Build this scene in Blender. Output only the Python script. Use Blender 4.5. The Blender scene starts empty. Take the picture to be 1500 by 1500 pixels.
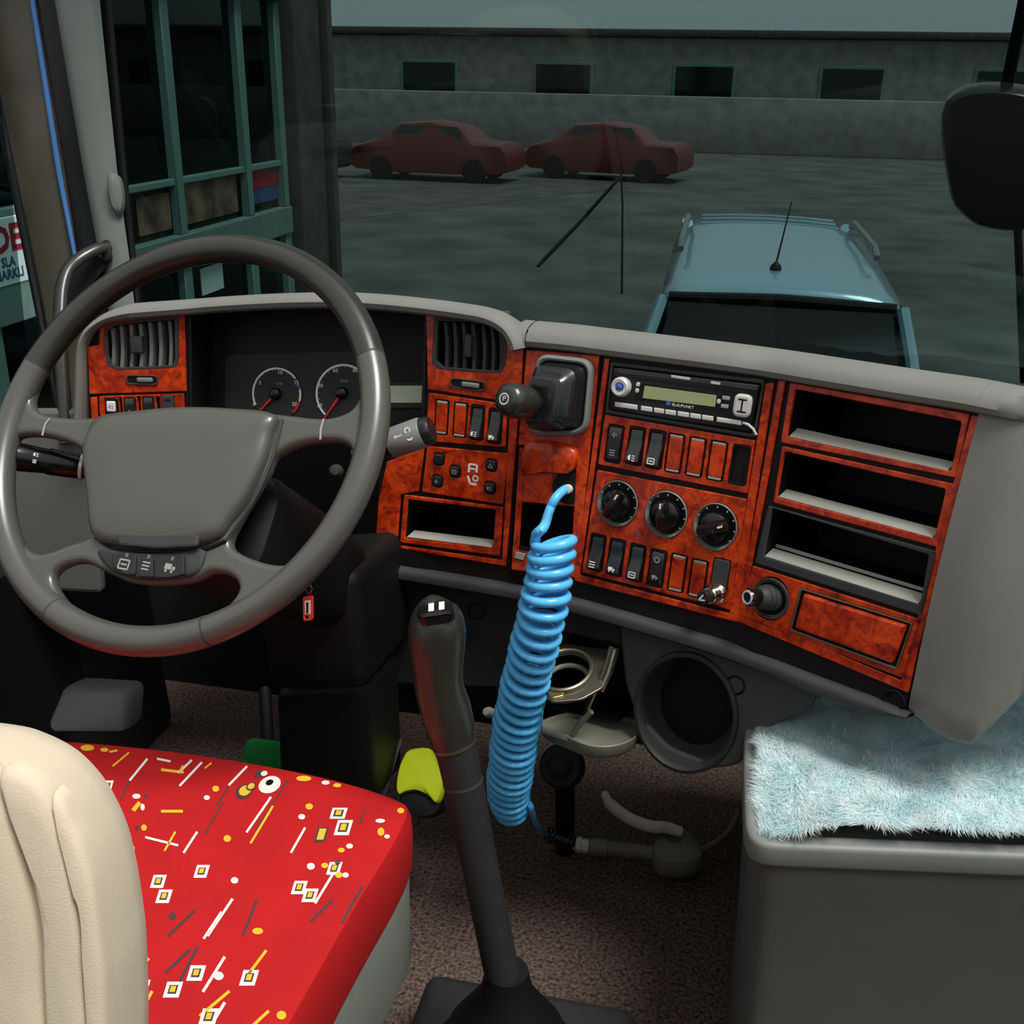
import bpy, bmesh, math, random
from math import sin, cos, pi, radians, atan2, sqrt
from mathutils import Vector, Matrix, geometry, noise
from mathutils.bvhtree import BVHTree

random.seed(7)
scene = bpy.context.scene
COL = scene.collection

# ------------------------------------------------------------------ camera
F = 1600.0                                    # focal length for a 1500 px frame
CAM = Vector((0.0, 0.0, 1.20))                # above the cab floor (z = 0), +Y is the truck's forward
PITCH, YAW, ROLL = radians(22), radians(-12), radians(1)
FW = Vector((sin(YAW) * cos(PITCH), cos(YAW) * cos(PITCH), -sin(PITCH)))
_r = FW.cross(Vector((0, 0, 1))).normalized()
_u = _r.cross(FW)
RT = cos(ROLL) * _r + sin(ROLL) * _u
UP = -sin(ROLL) * _r + cos(ROLL) * _u
cd = bpy.data.cameras.new('camera')
cd.sensor_width = 36.0
cd.lens = 36.0 * F / 1500.0
cd.clip_start = 0.02
cd.clip_end = 500
cam = bpy.data.objects.new('camera', cd)
COL.objects.link(cam)
cam.matrix_world = Matrix(((RT.x, UP.x, -FW.x, CAM.x), (RT.y, UP.y, -FW.y, CAM.y), (RT.z, UP.z, -FW.z, CAM.z), (0, 0, 0, 1)))
scene.camera = cam

# ------------------------------------------------------------------ sky and exposure
scene.view_settings.view_transform = 'Standard'
scene.view_settings.look = 'None'
scene.view_settings.gamma = 1.0
scene.view_settings.use_curve_mapping = False
scene.view_settings.exposure = 0.0
world = bpy.data.worlds.new('overcast_sky')
scene.world = world
world.use_nodes = True
wn = world.node_tree
wn.nodes.clear()
wo = wn.nodes.new('ShaderNodeOutputWorld')
wb = wn.nodes.new('ShaderNodeBackground')
wt = wn.nodes.new('ShaderNodeTexCoord')
ws = wn.nodes.new('ShaderNodeSeparateXYZ')
wr = wn.nodes.new('ShaderNodeValToRGB')
wr.color_ramp.elements[0].position = 0.0
wr.color_ramp.elements[0].color = (0.55, 0.58, 0.60, 1)
wr.color_ramp.elements[1].position = 1.0
wr.color_ramp.elements[1].color = (1.0, 1.0, 1.0, 1)
wn.links.new(wt.outputs['Generated'], ws.inputs[0])
wn.links.new(ws.outputs['Z'], wr.inputs[0])
wn.links.new(wr.outputs[0], wb.inputs[0])
wb.inputs[1].default_value = 0.82
wn.links.new(wb.outputs[0], wo.inputs[0])
sl = bpy.data.lights.new('sun', 'SUN')
sl.energy = 3.4
sl.angle = radians(22)
sl.color = (1.0, 0.97, 0.92)
sun = bpy.data.objects.new('sun', sl)
sun.rotation_euler = Vector((-0.38, 0.18, -1.0)).to_track_quat('-Z', 'Y').to_euler()
COL.objects.link(sun)

# ------------------------------------------------------------------ measuring helpers
def ray(x, y):
    return RT * ((x - 750) / F) - UP * ((y - 750) / F) + FW
def P(x, y, d):
    return CAM + ray(x, y) * d
def on_axis(x, y, axis, val):
    d = ray(x, y)
    return CAM + d * ((val - CAM[axis]) / d[axis])
def onz(x, y, z): return on_axis(x, y, 2, z)
def onx(x, y, v): return on_axis(x, y, 0, v)
def ony(x, y, v): return on_axis(x, y, 1, v)

class PL:
    """a flat face of the fittings: origin, azimuth towards the driver, backward tilt"""
    def __init__(s, O, az, t, ex=None, n=None):
        s.O = O.copy()
        a, tt = radians(az), radians(t)
        s.ex = Vector((cos(a), -sin(a), 0)) if ex is None else ex
        s.n = Vector((-sin(a) * cos(tt), -cos(a) * cos(tt), sin(tt))) if n is None else n
        s.ey = s.n.cross(s.ex)
        e, f, n = s.ex, s.ey, s.n
        s.M = Matrix(((e.x, f.x, n.x, O.x), (e.y, f.y, n.y, O.y), (e.z, f.z, n.z, O.z), (0, 0, 0, 1)))
    def off(s, h):
        return PL(s.O + s.n * h, 0, 0, s.ex, s.n)
    def at(s, x, y, h=0.0):
        d = ray(x, y)
        o = s.O + s.n * h
        return CAM + d * ((o - CAM).dot(s.n) / d.dot(s.n))
    def uv(s, x, y, h=0.0):
        p = s.at(x, y, h) - s.O
        return (p.dot(s.ex), p.dot(s.ey))
    def q(s, pts, h=0.0):
        return [s.uv(x, y, h) for x, y in pts]
    def w(s, u, v, h=0.0):
        return s.O + s.ex * u + s.ey * v + s.n * h

# ------------------------------------------------------------------ materials
MATS = {}
def lin(c):
    return tuple((v / 12.92 if v <= 0.04045 else ((v + 0.055) / 1.055) ** 2.4) for v in c)
def hexs(r, g, b): return lin((r / 255, g / 255, b / 255))
def base_mat(name):
    m = bpy.data.materials.new(name)
    m.use_nodes = True
    nt = m.node_tree
    return m, nt, nt.nodes['Principled BSDF']
def plastic(name, col, rough=0.5, spec=0.5, grain=0.12, scale=900, bump=0.05, metal=0.0, coat=0.0):
    m, nt, b = base_mat(name)
    tc = nt.nodes.new('ShaderNodeTexCoord')
    no = nt.nodes.new('ShaderNodeTexNoise')
    no.inputs['Scale'].default_value = scale
    no.inputs['Detail'].default_value = 2
    nt.links.new(tc.outputs['Object'], no.inputs['Vector'])
    big = nt.nodes.new('ShaderNodeTexNoise')
    big.inputs['Scale'].default_value = 14
    big.inputs['Detail'].default_value = 4
    nt.links.new(tc.outputs['Object'], big.inputs['Vector'])
    rp_ = nt.nodes.new('ShaderNodeValToRGB')
    rp_.color_ramp.elements[0].position = 0.25
    rp_.color_ramp.elements[1].position = 0.8
    rp_.color_ramp.elements[0].color = tuple(c * (1 - grain) for c in col) + (1,)
    rp_.color_ramp.elements[1].color = tuple(min(1, c * (1 + grain)) for c in col) + (1,)
    nt.links.new(big.outputs['Fac'], rp_.inputs[0])
    nt.links.new(rp_.outputs[0], b.inputs['Base Color'])
    b.inputs['Roughness'].default_value = rough
    b.inputs['Metallic'].default_value = metal
    b.inputs['Specular IOR Level'].default_value = spec
    b.inputs['Coat Weight'].default_value = coat
    if bump > 0:
        bp = nt.nodes.new('ShaderNodeBump')
        bp.inputs['Strength'].default_value = bump
        bp.inputs['Distance'].default_value = 0.001
        nt.links.new(no.outputs['Fac'], bp.inputs['Height'])
        nt.links.new(bp.outputs[0], b.inputs['Normal'])
    MATS[name] = m
    return m
def wood_mat():
    m, nt, b = base_mat('burl_wood')
    tc = nt.nodes.new('ShaderNodeTexCoord')
    geo = nt.nodes.new('ShaderNodeNewGeometry')
    n1 = nt.nodes.new('ShaderNodeTexNoise')
    n1.inputs['Scale'].default_value = 48
    n1.inputs['Detail'].default_value = 6
    n1.inputs['Roughness'].default_value = 0.65
    n1.inputs['Distortion'].default_value = 1.6
    nt.links.new(geo.outputs['Position'], n1.inputs['Vector'])
    n2 = nt.nodes.new('ShaderNodeTexNoise')
    n2.inputs['Scale'].default_value = 26
    n2.inputs['Detail'].default_value = 3
    nt.links.new(geo.outputs['Position'], n2.inputs['Vector'])
    vo = nt.nodes.new('ShaderNodeTexVoronoi')
    vo.inputs['Scale'].default_value = 120
    nt.links.new(geo.outputs['Position'], vo.inputs['Vector'])
    r1 = nt.nodes.new('ShaderNodeValToRGB')
    e = r1.color_ramp.elements
    e[0].position = 0.30; e[0].color = (0.06, 0.005, 0.003, 1)
    e[1].position = 0.74; e[1].color = (0.76, 0.095, 0.008, 1)
    k = e.new(0.40); k.color = (0.36, 0.022, 0.004, 1)
    k = e.new(0.54); k.color = (0.60, 0.050, 0.005, 1)
    nt.links.new(n1.outputs['Fac'], r1.inputs[0])
    r2 = nt.nodes.new('ShaderNodeValToRGB')
    e = r2.color_ramp.elements
    e[0].position = 0.35; e[0].color = (0.55, 0.40, 0.35, 1)
    e[1].position = 0.55; e[1].color = (1, 1, 1, 1)
    nt.links.new(n2.outputs['Fac'], r2.inputs[0])
    r3 = nt.nodes.new('ShaderNodeValToRGB')
    e = r3.color_ramp.elements
    e[0].position = 0.08; e[0].color = (0.22, 0.12, 0.10, 1)
    e[1].position = 0.26; e[1].color = (1, 1, 1, 1)
    nt.links.new(vo.outputs['Distance'], r3.inputs[0])
    mx = nt.nodes.new('ShaderNodeMix'); mx.data_type = 'RGBA'; mx.blend_type = 'MULTIPLY'
    mx.inputs[0].default_value = 0.85
    nt.links.new(r1.outputs[0], mx.inputs[6]); nt.links.new(r2.outputs[0], mx.inputs[7])
    mx2 = nt.nodes.new('ShaderNodeMix'); mx2.data_type = 'RGBA'; mx2.blend_type = 'MULTIPLY'
    mx2.inputs[0].default_value = 0.5
    nt.links.new(mx.outputs[2], mx2.inputs[6]); nt.links.new(r3.outputs[0], mx2.inputs[7])
    nt.links.new(mx2.outputs[2], b.inputs['Base Color'])
    b.inputs['Roughness'].default_value = 0.32
    b.inputs['Specular IOR Level'].default_value = 0.35
    b.inputs['Coat Weight'].default_value = 0.25
    b.inputs['Coat Roughness'].default_value = 0.12
    MATS['wood'] = m
def glass_mat(name, tint, refl=0.06):
    m = bpy.data.materials.new(name); m.use_nodes = True
    nt = m.node_tree; nt.nodes.clear()
    o = nt.nodes.new('ShaderNodeOutputMaterial')
    t = nt.nodes.new('ShaderNodeBsdfTransparent'); t.inputs[0].default_value = tint + (1,)
    g = nt.nodes.new('ShaderNodeBsdfGlossy'); g.inputs['Roughness'].default_value = 0.03
    g.inputs[0].default_value = (0.9, 1.0, 0.97, 1)
    fr = nt.nodes.new('ShaderNodeFresnel'); fr.inputs[0].default_value = 1.35
    mx = nt.nodes.new('ShaderNodeMixShader')
    nt.links.new(fr.outputs[0], mx.inputs[0])
    nt.links.new(t.outputs[0], mx.inputs[1]); nt.links.new(g.outputs[0], mx.inputs[2])
    nt.links.new(mx.outputs[0], o.inputs[0])
    MATS[name] = m
def lamp_mat(name, col, strength):
    m, nt, b = base_mat(name)
    b.inputs['Base Color'].default_value = col + (1,)
    b.inputs['Emission Color'].default_value = col + (1,)
    b.inputs['Emission Strength'].default_value = strength
    MATS[name] = m

def fur_mat():
    m = bpy.data.materials.new('fur'); m.use_nodes = True
    nt = m.node_tree; nt.nodes.clear()
    o = nt.nodes.new('ShaderNodeOutputMaterial')
    geo = nt.nodes.new('ShaderNodeNewGeometry')
    no = nt.nodes.new('ShaderNodeTexNoise'); no.inputs['Scale'].default_value = 30; no.inputs['Detail'].default_value = 4
    nt.links.new(geo.outputs['Position'], no.inputs['Vector'])
    r = nt.nodes.new('ShaderNodeValToRGB')
    r.color_ramp.elements[0].position = 0.25; r.color_ramp.elements[0].color = hexs(205, 230, 234) + (1,)
    r.color_ramp.elements[1].position = 0.6; r.color_ramp.elements[1].color = hexs(238, 248, 248) + (1,)
    nt.links.new(no.outputs['Fac'], r.inputs[0])
    d = nt.nodes.new('ShaderNodeBsdfDiffuse'); t = nt.nodes.new('ShaderNodeBsdfTranslucent')
    nt.links.new(r.outputs[0], d.inputs[0]); nt.links.new(r.outputs[0], t.inputs[0])
    mx = nt.nodes.new('ShaderNodeMixShader'); mx.inputs[0].default_value = 0.45
    nt.links.new(d.outputs[0], mx.inputs[1]); nt.links.new(t.outputs[0], mx.inputs[2]); nt.links.new(mx.outputs[0], o.inputs[0])
    MATS['fur'] = m
wood_mat()
fur_mat()
plastic('pad', hexs(122, 123, 118), 0.62, 0.35, 0.06)
plastic('shell', hexs(92, 94, 91), 0.6, 0.35, 0.06)
plastic('wheel_grey', hexs(78, 78, 73), 0.30, 0.7, 0.05, bump=0.03)
plastic('leather', hexs(42, 42, 37), 0.30, 0.7, 0.10, 500, 0.10)
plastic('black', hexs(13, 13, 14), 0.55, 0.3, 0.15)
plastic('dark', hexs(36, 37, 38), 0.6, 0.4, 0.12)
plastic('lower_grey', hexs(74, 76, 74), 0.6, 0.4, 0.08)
plastic('charcoal', hexs(54, 56, 56), 0.6, 0.4, 0.10)
plastic('gloss_black', hexs(14, 14, 15), 0.22, 0.5, 0.1, bump=0.0)
plastic('switch_black', hexs(30, 31, 32), 0.26, 0.7, 0.1, bump=0.02)
plastic('mid', hexs(120, 124, 120), 0.5, 0.4, 0.06)
plastic('lip', hexs(160, 160, 150), 0.5, 0.4, 0.06)
plastic('silver', hexs(215, 215, 208), 0.30, 0.6, 0.04, metal=0.25, bump=0)
plastic('chrome', hexs(210, 205, 190), 0.16, 0.5, 0.03, metal=1.0, bump=0)
plastic('steel', hexs(120, 116, 100), 0.38, 0.5, 0.2, metal=0.8, bump=0.05, scale=200)
plastic('white_print', hexs(225, 225, 218), 0.6, 0.3, 0.02, bump=0)
plastic('grey_print', hexs(150, 152, 145), 0.6, 0.3, 0.02, bump=0)
plastic('red_print', hexs(225, 40, 25), 0.5, 0.3, 0.02, bump=0)
plastic('blue_print', hexs(60, 100, 180), 0.5, 0.3, 0.02, bump=0)
plastic('lcd', hexs(160, 168, 120), 0.35, 0.4, 0.03, bump=0)
plastic('lcd_pale', hexs(190, 205, 180), 0.35, 0.4, 0.03, bump=0)
plastic('hose_blue', hexs(92, 194, 252), 0.25, 0.5, 0.05, bump=0)
plastic('brass', hexs(190, 170, 120), 0.3, 0.5, 0.05, metal=0.9, bump=0)
plastic('gun_grey', hexs(112, 112, 100), 0.5, 0.4, 0.15, bump=0.1, scale=300)
plastic('lever_cream', hexs(215, 210, 188), 0.5, 0.4, 0.15, bump=0.05)
plastic('green_pad', hexs(15, 135, 60), 0.7, 0.3, 0.15)
plastic('lime_pad', hexs(190, 205, 30), 0.65, 0.3, 0.10)
plastic('red_cloth', hexs(178, 22, 25), 0.8, 0.25, 0.12, 700, 0.25)
plastic('cloth_white', hexs(235, 225, 215), 0.8, 0.2, 0.05, 700, 0.2)
plastic('cloth_yellow', hexs(235, 180, 50), 0.8, 0.2, 0.05, 700, 0.2)
plastic('cloth_grey', hexs(75, 60, 62), 0.8, 0.2, 0.05, 700, 0.2)
plastic('beige_cloth', hexs(212, 198, 174), 0.85, 0.2, 0.05, 800, 0.25)
plastic('seat_side', hexs(130, 138, 128), 0.7, 0.3, 0.08)
plastic('fur_base', hexs(196, 220, 224), 0.9, 0.1, 0.15, 60, 0.3)
plastic('tag_red', hexs(215, 70, 50), 0.5, 0.4, 0.1)
plastic('door_frame', hexs(64, 61, 50), 0.5, 0.4, 0.2)
plastic('pillar', hexs(100, 107, 102), 0.6, 0.35, 0.06)
plastic('blue_strip', hexs(60, 110, 170), 0.5, 0.4, 0.1)
glass_mat('windscreen_glass', (0.22, 0.31, 0.30))
glass_mat('shop_glass', (0.35, 0.42, 0.42))

# ------------------------------------------------------------------ mesh helpers
def link(o, parent=None):
    COL.objects.link(o)
    if parent is not None:
        o.parent = parent
        o.matrix_parent_inverse = parent_inv(parent)
    return o
def parent_inv(p):
    m = p.matrix_basis
    if p.parent is not None:
        m = p.parent.matrix_basis @ p.matrix_parent_inverse @ m if False else world_of(p)
    return m.inverted()
def world_of(p):
    if p.parent is None:
        return p.matrix_basis.copy()
    return world_of(p.parent) @ p.matrix_parent_inverse @ p.matrix_basis
def obj(name, me, mat, parent=None, M=None, smooth=False):
    o = bpy.data.objects.new(name, me)
    me.materials.clear()
    me.materials.append(MATS[mat])
    if smooth:
        for p in me.polygons: p.use_smooth = True
        try:
            me.set_sharp_from_angle(angle=radians(40))
        except Exception:
            pass
    if M is not None:
        o.matrix_basis = M
    return link(o, parent)
def mesh(name, verts, faces, mat, parent=None, M=None, smooth=True, fix=True):
    me = bpy.data.meshes.new(name)
    me.from_pydata([tuple(v) for v in verts], [], faces)
    if fix:
        bm = bmesh.new(); bm.from_mesh(me)
        bmesh.ops.recalc_face_normals(bm, faces=bm.faces)
        bm.to_mesh(me); bm.free()
    me.update()
    return obj(name, me, mat, parent, M, smooth)
def thing(name, label, cat, loc, group=None):
    o = bpy.data.objects.new(name, None)
    o.empty_display_size = 0.02
    o.location = loc
    o['label'] = label; o['category'] = cat
    if group: o['group'] = group
    COL.objects.link(o)
    return o
def tag(o, label, cat, group=None):
    o['label'] = label; o['category'] = cat
    if group: o['group'] = group
    return o
def struct(o, label=None):
    o['kind'] = 'structure'
    if label: o['label'] = label; 
    return o

def rp(pts, r, seg=5):
    """round the corners of a polygon"""
    out = []
    n = len(pts)
    rr = r if isinstance(r, (list, tuple)) else [r] * n
    for i in range(n):
        a, b, c = Vector(pts[i - 1]), Vector(pts[i]), Vector(pts[(i + 1) % n])
        r_ = rr[i]
        d1, d2 = (a - b), (c - b)
        l1, l2 = d1.length, d2.length
        if r_ <= 0 or l1 < 1e-9 or l2 < 1e-9:
            out.append(tuple(b)); continue
        d1 /= l1; d2 /= l2
        k = min(r_, l1 * 0.48, l2 * 0.48)
        p0, p2 = b + d1 * k, b + d2 * k
        for j in range(seg + 1):
            t = j / seg
            q = p0 * (1 - t) ** 2 + b * 2 * t * (1 - t) + p2 * t * t
            out.append(tuple(q))
    return out
def spl(pts, seg=6, closed=True):
    """Catmull-Rom through points of any dimension"""
    out = []
    n = len(pts)
    rng = range(n) if closed else range(n - 1)
    for i in rng:
        if closed:
            a, b, c, d = (Vector(pts[(i + k) % n]) for k in (-1, 0, 1, 2))
        else:
            a, b, c, d = (Vector(pts[max(0, min(n - 1, i + k))]) for k in (-1, 0, 1, 2))
        for j in range(seg):
            t = j / seg
            out.append(0.5 * ((2 * b) + (c - a) * t + (2 * a - 5 * b + 4 * c - d) * t * t + (3 * b - a - 3 * c + d) * t ** 3))
    if not closed: out.append(Vector(pts[-1]))
    return out
def circ(cx, cy, rx, ry=None, n=24, a0=0.0):
    ry = rx if ry is None else ry
    return [(cx + rx * cos(a0 + 2 * pi * i / n), cy + ry * sin(a0 + 2 * pi * i / n)) for i in range(n)]
def rect(cx, cy, w, h):
    return [(cx - w / 2, cy - h / 2), (cx + w / 2, cy - h / 2), (cx + w / 2, cy + h / 2), (cx - w / 2, cy + h / 2)]

def slab(name, pl, outer, mat, parent=None, h=(0.0, 0.003), holes=(), bev=0.0006, smooth=True, bres=1):
    """a plate with holes on a face; outlines in the face's own metres"""
    M = pl.M if isinstance(pl, PL) else pl
    cu = bpy.data.curves.new(name, 'CURVE')
    cu.dimensions = '2D'
    cu.fill_mode = 'BOTH'
    th = (h[1] - h[0]) / 2
    bev = min(bev, th * 0.98)
    cu.extrude = max(th - bev, 0.0)
    cu.bevel_depth = bev
    cu.bevel_resolution = bres
    cu.offset = -bev
    for k, loop in enumerate([outer] + list(holes)):
        area = sum(loop[i - 1][0] * loop[i][1] - loop[i][0] * loop[i - 1][1] for i in range(len(loop)))
        if (area < 0) != (k > 0): loop = loop[::-1]
        s = cu.splines.new('POLY')
        s.points.add(len(loop) - 1)
        for p, c in zip(s.points, loop): p.co = (c[0], c[1], 0, 1)
        s.use_cyclic_u = True
    co = bpy.data.objects.new('tmp', cu)
    me = bpy.data.meshes.new_from_object(co)
    bpy.data.objects.remove(co); bpy.data.curves.remove(cu)
    me.name = name
    zc = (h[0] + h[1]) / 2
    for v in me.vertices: v.co.z += zc
    return obj(name, me, mat, parent, M, smooth)
def text(name, s, pl, u, v, size, mat, parent, h=0.0005, align='CENTER', extr=0.0001, rot=0.0, bold=0.0):
    cu = bpy.data.curves.new(name, 'FONT')
    cu.body = s
    cu.size = size
    cu.align_x = align; cu.align_y = 'CENTER'
    cu.extrude = extr
    cu.offset = bold * size
    cu.resolution_u = 2
    co = bpy.data.objects.new('tmp', cu)
    me = bpy.data.meshes.new_from_object(co)
    bpy.data.objects.remove(co); bpy.data.curves.remove(cu)
    M = (pl.M if isinstance(pl, PL) else pl) @ Matrix.Translation((u, v, h)) @ Matrix.Rotation(rot, 4, 'Z')
    return obj(name, me, mat, parent, M)
def flat(name, pl, polys, mat, parent, h=0.0006, th=0.0002):
    """print: several outlines of one colour as thin raised ink"""
    verts, faces = [], []
    for p in polys:
        n = len(p); b = len(verts)
        verts += [(x, y, h) for x, y in p]
        faces.append(tuple(range(b, b + n)))
    return mesh(name, verts, faces, mat, parent, pl.M if isinstance(pl, PL) else pl, False, False)
def arc(cx, cy, r0, r1, a0, a1, n=24):
    o = [(cx + r1 * cos(a0 + (a1 - a0) * i / n), cy + r1 * sin(a0 + (a1 - a0) * i / n)) for i in range(n + 1)]
    i_ = [(cx + r0 * cos(a0 + (a1 - a0) * i / n), cy + r0 * sin(a0 + (a1 - a0) * i / n)) for i in range(n, -1, -1)]
    return o + i_
def strip_polys(cx, cy, r0, r1, a0, a1, n=24):
    out = []
    for i in range(n):
        t0 = a0 + (a1 - a0) * i / n; t1 = a0 + (a1 - a0) * (i + 1) / n
        out.append([(cx + r1 * cos(t0), cy + r1 * sin(t0)), (cx + r1 * cos(t1), cy + r1 * sin(t1)),
                    (cx + r0 * cos(t1), cy + r0 * sin(t1)), (cx + r0 * cos(t0), cy + r0 * sin(t0))])
    return out
def bar(a, b, w):
    a, b = Vector(a), Vector(b)
    d = (b - a).normalized() * 1.0
    n = Vector((-d.y, d.x)) * w / 2
    return [tuple(a + n), tuple(a - n), tuple(b - n), tuple(b + n)]

def loft(name, rings, mat, parent=None, M=None, closed=True, cap=True, smooth=True):
    verts, faces = [], []
    n = len(rings[0])
    for r in rings: verts += [tuple(v) for v in r]
    for i in range(len(rings) - 1):
        for j in range(n if closed else n - 1):
            k = (j + 1) % n
            faces.append((i * n + j, i * n + k, (i + 1) * n + k, (i + 1) * n + j))
    if cap and closed:
        faces.append(tuple(range(n - 1, -1, -1)))
        faces.append(tuple((len(rings) - 1) * n + j for j in range(n)))
    return mesh(name, verts, faces, mat, parent, M, smooth)
def frame_of(d):
    d = d.normalized()
    a = Vector((0, 0, 1)) if abs(d.z) < 0.9 else Vector((1, 0, 0))
    s = d.cross(a).normalized()
    return s, s.cross(d).normalized()
def lathe(name, O, axis, prof, mat, parent=None, seg=28, sx=1.0, upv=None, cap=True, M=None):
    """turn a profile [(along, radius)] round an axis"""
    axis = axis.normalized()
    if upv is None: s, t = frame_of(axis)
    else:
        s = axis.cross(upv).normalized(); t = s.cross(axis).normalized()
    rings = []
    for a, r in prof:
        c = O + axis * a
        rings.append([c + s * (r * sx * cos(2 * pi * j / seg)) + t * (r * sin(2 * pi * j / seg)) for j in range(seg)])
    return loft(name, rings, mat, parent, M, True, cap)
def tube(name, pts, r, mat, parent=None, seg=8, closed=False, cap=True, sy=1.0, up=None, M=None):
    """round bar along a path; r may vary per point"""
    pts = [Vector(p) for p in pts]
    n = len(pts)
    rr = r if isinstance(r, (list, tuple)) else [r] * n
    rings = []
    prev = None
    for i in range(n):
        if closed: d = pts[(i + 1) % n] - pts[i - 1]
        else: d = pts[min(i + 1, n - 1)] - pts[max(i - 1, 0)]
        d.normalize()
        if prev is None:
            s, t = frame_of(d) if up is None else (d.cross(up).normalized(), None)
            if t is None: t = s.cross(d).normalized()
        else:
            t = prev - d * prev.dot(d)
            t.normalize()
            s = d.cross(t).normalized()
        prev = t
        rings.append([pts[i] + s * (rr[i] * cos(2 * pi * j / seg)) + t * (rr[i] * sy * sin(2 * pi * j / seg)) for j in range(seg)])
    if closed: rings.append(rings[0])
    return loft(name, rings, mat, parent, M, True, cap and not closed)
def bbox_mesh(name, pts8, mat, parent=None, bev=0.003, seg=2, smooth=True):
    """box from bottom four and top four corners, edges rounded"""
    me = bpy.data.meshes.new(name)
    me.from_pydata([tuple(p) for p in pts8], [], [(0, 1, 2, 3), (4, 5, 6, 7), (0, 1, 5, 4), (1, 2, 6, 5), (2, 3, 7, 6), (3, 0, 4, 7)])
    bm = bmesh.new(); bm.from_mesh(me)
    bmesh.ops.recalc_face_normals(bm, faces=bm.faces)
    if bev > 0:
        bmesh.ops.bevel(bm, geom=bm.edges[:], offset=bev, segments=seg, profile=0.5, affect='EDGES')
    bm.to_mesh(me); bm.free()
    return obj(name, me, mat, parent, None, smooth)
def abox(name, lo, hi, mat, parent=None, bev=0.003, seg=2):
    x0, y0, z0 = lo; x1, y1, z1 = hi
    return bbox_mesh(name, [(x0, y0, z0), (x1, y0, z0), (x1, y1, z0), (x0, y1, z0), (x0, y0, z1), (x1, y0, z1), (x1, y1, z1), (x0, y1, z1)], mat, parent, bev, seg)
def pbox(name, pl, cu, cv, w, h, h0, h1, mat, parent=None, bev=0.001, seg=2):
    p = [pl.w(*c, z) for z in (h0, h1) for c in rect(cu, cv, w, h)]
    return bbox_mesh(name, p, mat, parent, bev, seg)
def dome(name, pl, outline, prof, mat, parent=None, center=None):
    """pillow: rings of an outline shrunk to its middle; prof = [(scale, height)]"""
    M = pl.M if isinstance(pl, PL) else pl
    n = len(outline)
    cx = sum(p[0] for p in outline) / n if center is None else center[0]
    cy = sum(p[1] for p in outline) / n if center is None else center[1]
    rings = [[(cx + (x - cx) * s, cy + (y - cy) * s, z) for x, y in outline] for s, z in prof]
    return loft(name, rings, mat, parent, M)
def recess(name, pl, outline, depth, mat, parent=None, h=0.0, taper=0.94):
    """open box sunk behind a face"""
    n = len(outline)
    cx = sum(p[0] for p in outline) / n; cy = sum(p[1] for p in outline) / n
    rings = [[(x, y, h) for x, y in outline], [(cx + (x - cx) * taper, cy + (y - cy) * taper, h - depth) for x, y in outline]]
    verts = [v for r in rings for v in r]
    faces = [(j, (j + 1) % n, n + (j + 1) % n, n + j) for j in range(n)] + [tuple(range(n, 2 * n))]
    return mesh(name, verts, faces, mat, parent, pl.M, True)
# ================================================================== THE PLACE OUTSIDE
GZ = -1.45                                   # street level below the cab floor
def rough_mat(name, c0, c1, scale, rough=0.9, bump=0.3, detail=6):
    m, nt, b = base_mat(name)
    geo = nt.nodes.new('ShaderNodeNewGeometry')
    n1 = nt.nodes.new('ShaderNodeTexNoise')
    n1.inputs['Scale'].default_value = scale; n1.inputs['Detail'].default_value = detail
    nt.links.new(geo.outputs['Position'], n1.inputs['Vector'])
    r = nt.nodes.new('ShaderNodeValToRGB')
    r.color_ramp.elements[0].position = 0.3; r.color_ramp.elements[0].color = c0 + (1,)
    r.color_ramp.elements[1].position = 0.7; r.color_ramp.elements[1].color = c1 + (1,)
    nt.links.new(n1.outputs['Fac'], r.inputs[0])
    nt.links.new(r.outputs[0], b.inputs['Base Color'])
    b.inputs['Roughness'].default_value = rough
    b.inputs['Specular IOR Level'].default_value = 0.3
    bp = nt.nodes.new('ShaderNodeBump'); bp.inputs['Strength'].default_value = bump; bp.inputs['Distance'].default_value = 0.01
    nt.links.new(n1.outputs['Fac'], bp.inputs['Height']); nt.links.new(bp.outputs[0], b.inputs['Normal'])
    MATS[name] = m
rough_mat('asphalt', (0.04, 0.045, 0.042), (0.10, 0.105, 0.095), 0.9)
rough_mat('asphalt_brown', (0.05, 0.045, 0.045), (0.10, 0.09, 0.085), 1.5)
rough_mat('concrete', (0.16, 0.16, 0.15), (0.26, 0.26, 0.24), 2.0)
rough_mat('brown_wall', (0.06, 0.05, 0.045), (0.10, 0.085, 0.075), 6.0)
rough_mat('carpet', (0.022, 0.014, 0.012), (0.20, 0.135, 0.11), 170.0, bump=1.0, detail=3)
plastic('shop_frame', hexs(104, 134, 128), 0.5, 0.4, 0.08, 20, 0)
plastic('shop_dark', hexs(30, 36, 34), 0.6, 0.4, 0.25, 6, 0)
plastic('shop_wall', hexs(98, 126, 120), 0.6, 0.4, 0.10, 8, 0.1)
plastic('sign_white', hexs(190, 215, 212), 0.5, 0.4, 0.04, 8, 0)
plastic('sign_red', hexs(150, 20, 45), 0.5, 0.4, 0.04, 8, 0)
plastic('sign_blue', hexs(50, 80, 120), 0.5, 0.4, 0.04, 8, 0)
plastic('car_blue', hexs(140, 174, 190), 0.22, 0.5, 0.02, 8, 0, metal=0.15, coat=0.7)
plastic('car_glass', hexs(16, 20, 22), 0.08, 0.5, 0.05, 8, 0)
plastic('rail_grey', hexs(110, 118, 116), 0.4, 0.5, 0.05, 30, 0)
plastic('dark_red', hexs(90, 20, 18), 0.4, 0.5, 0.1, 8, 0)
plastic('tyre', hexs(18, 18, 18), 0.8, 0.3, 0.1, 60, 0.1)
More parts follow.
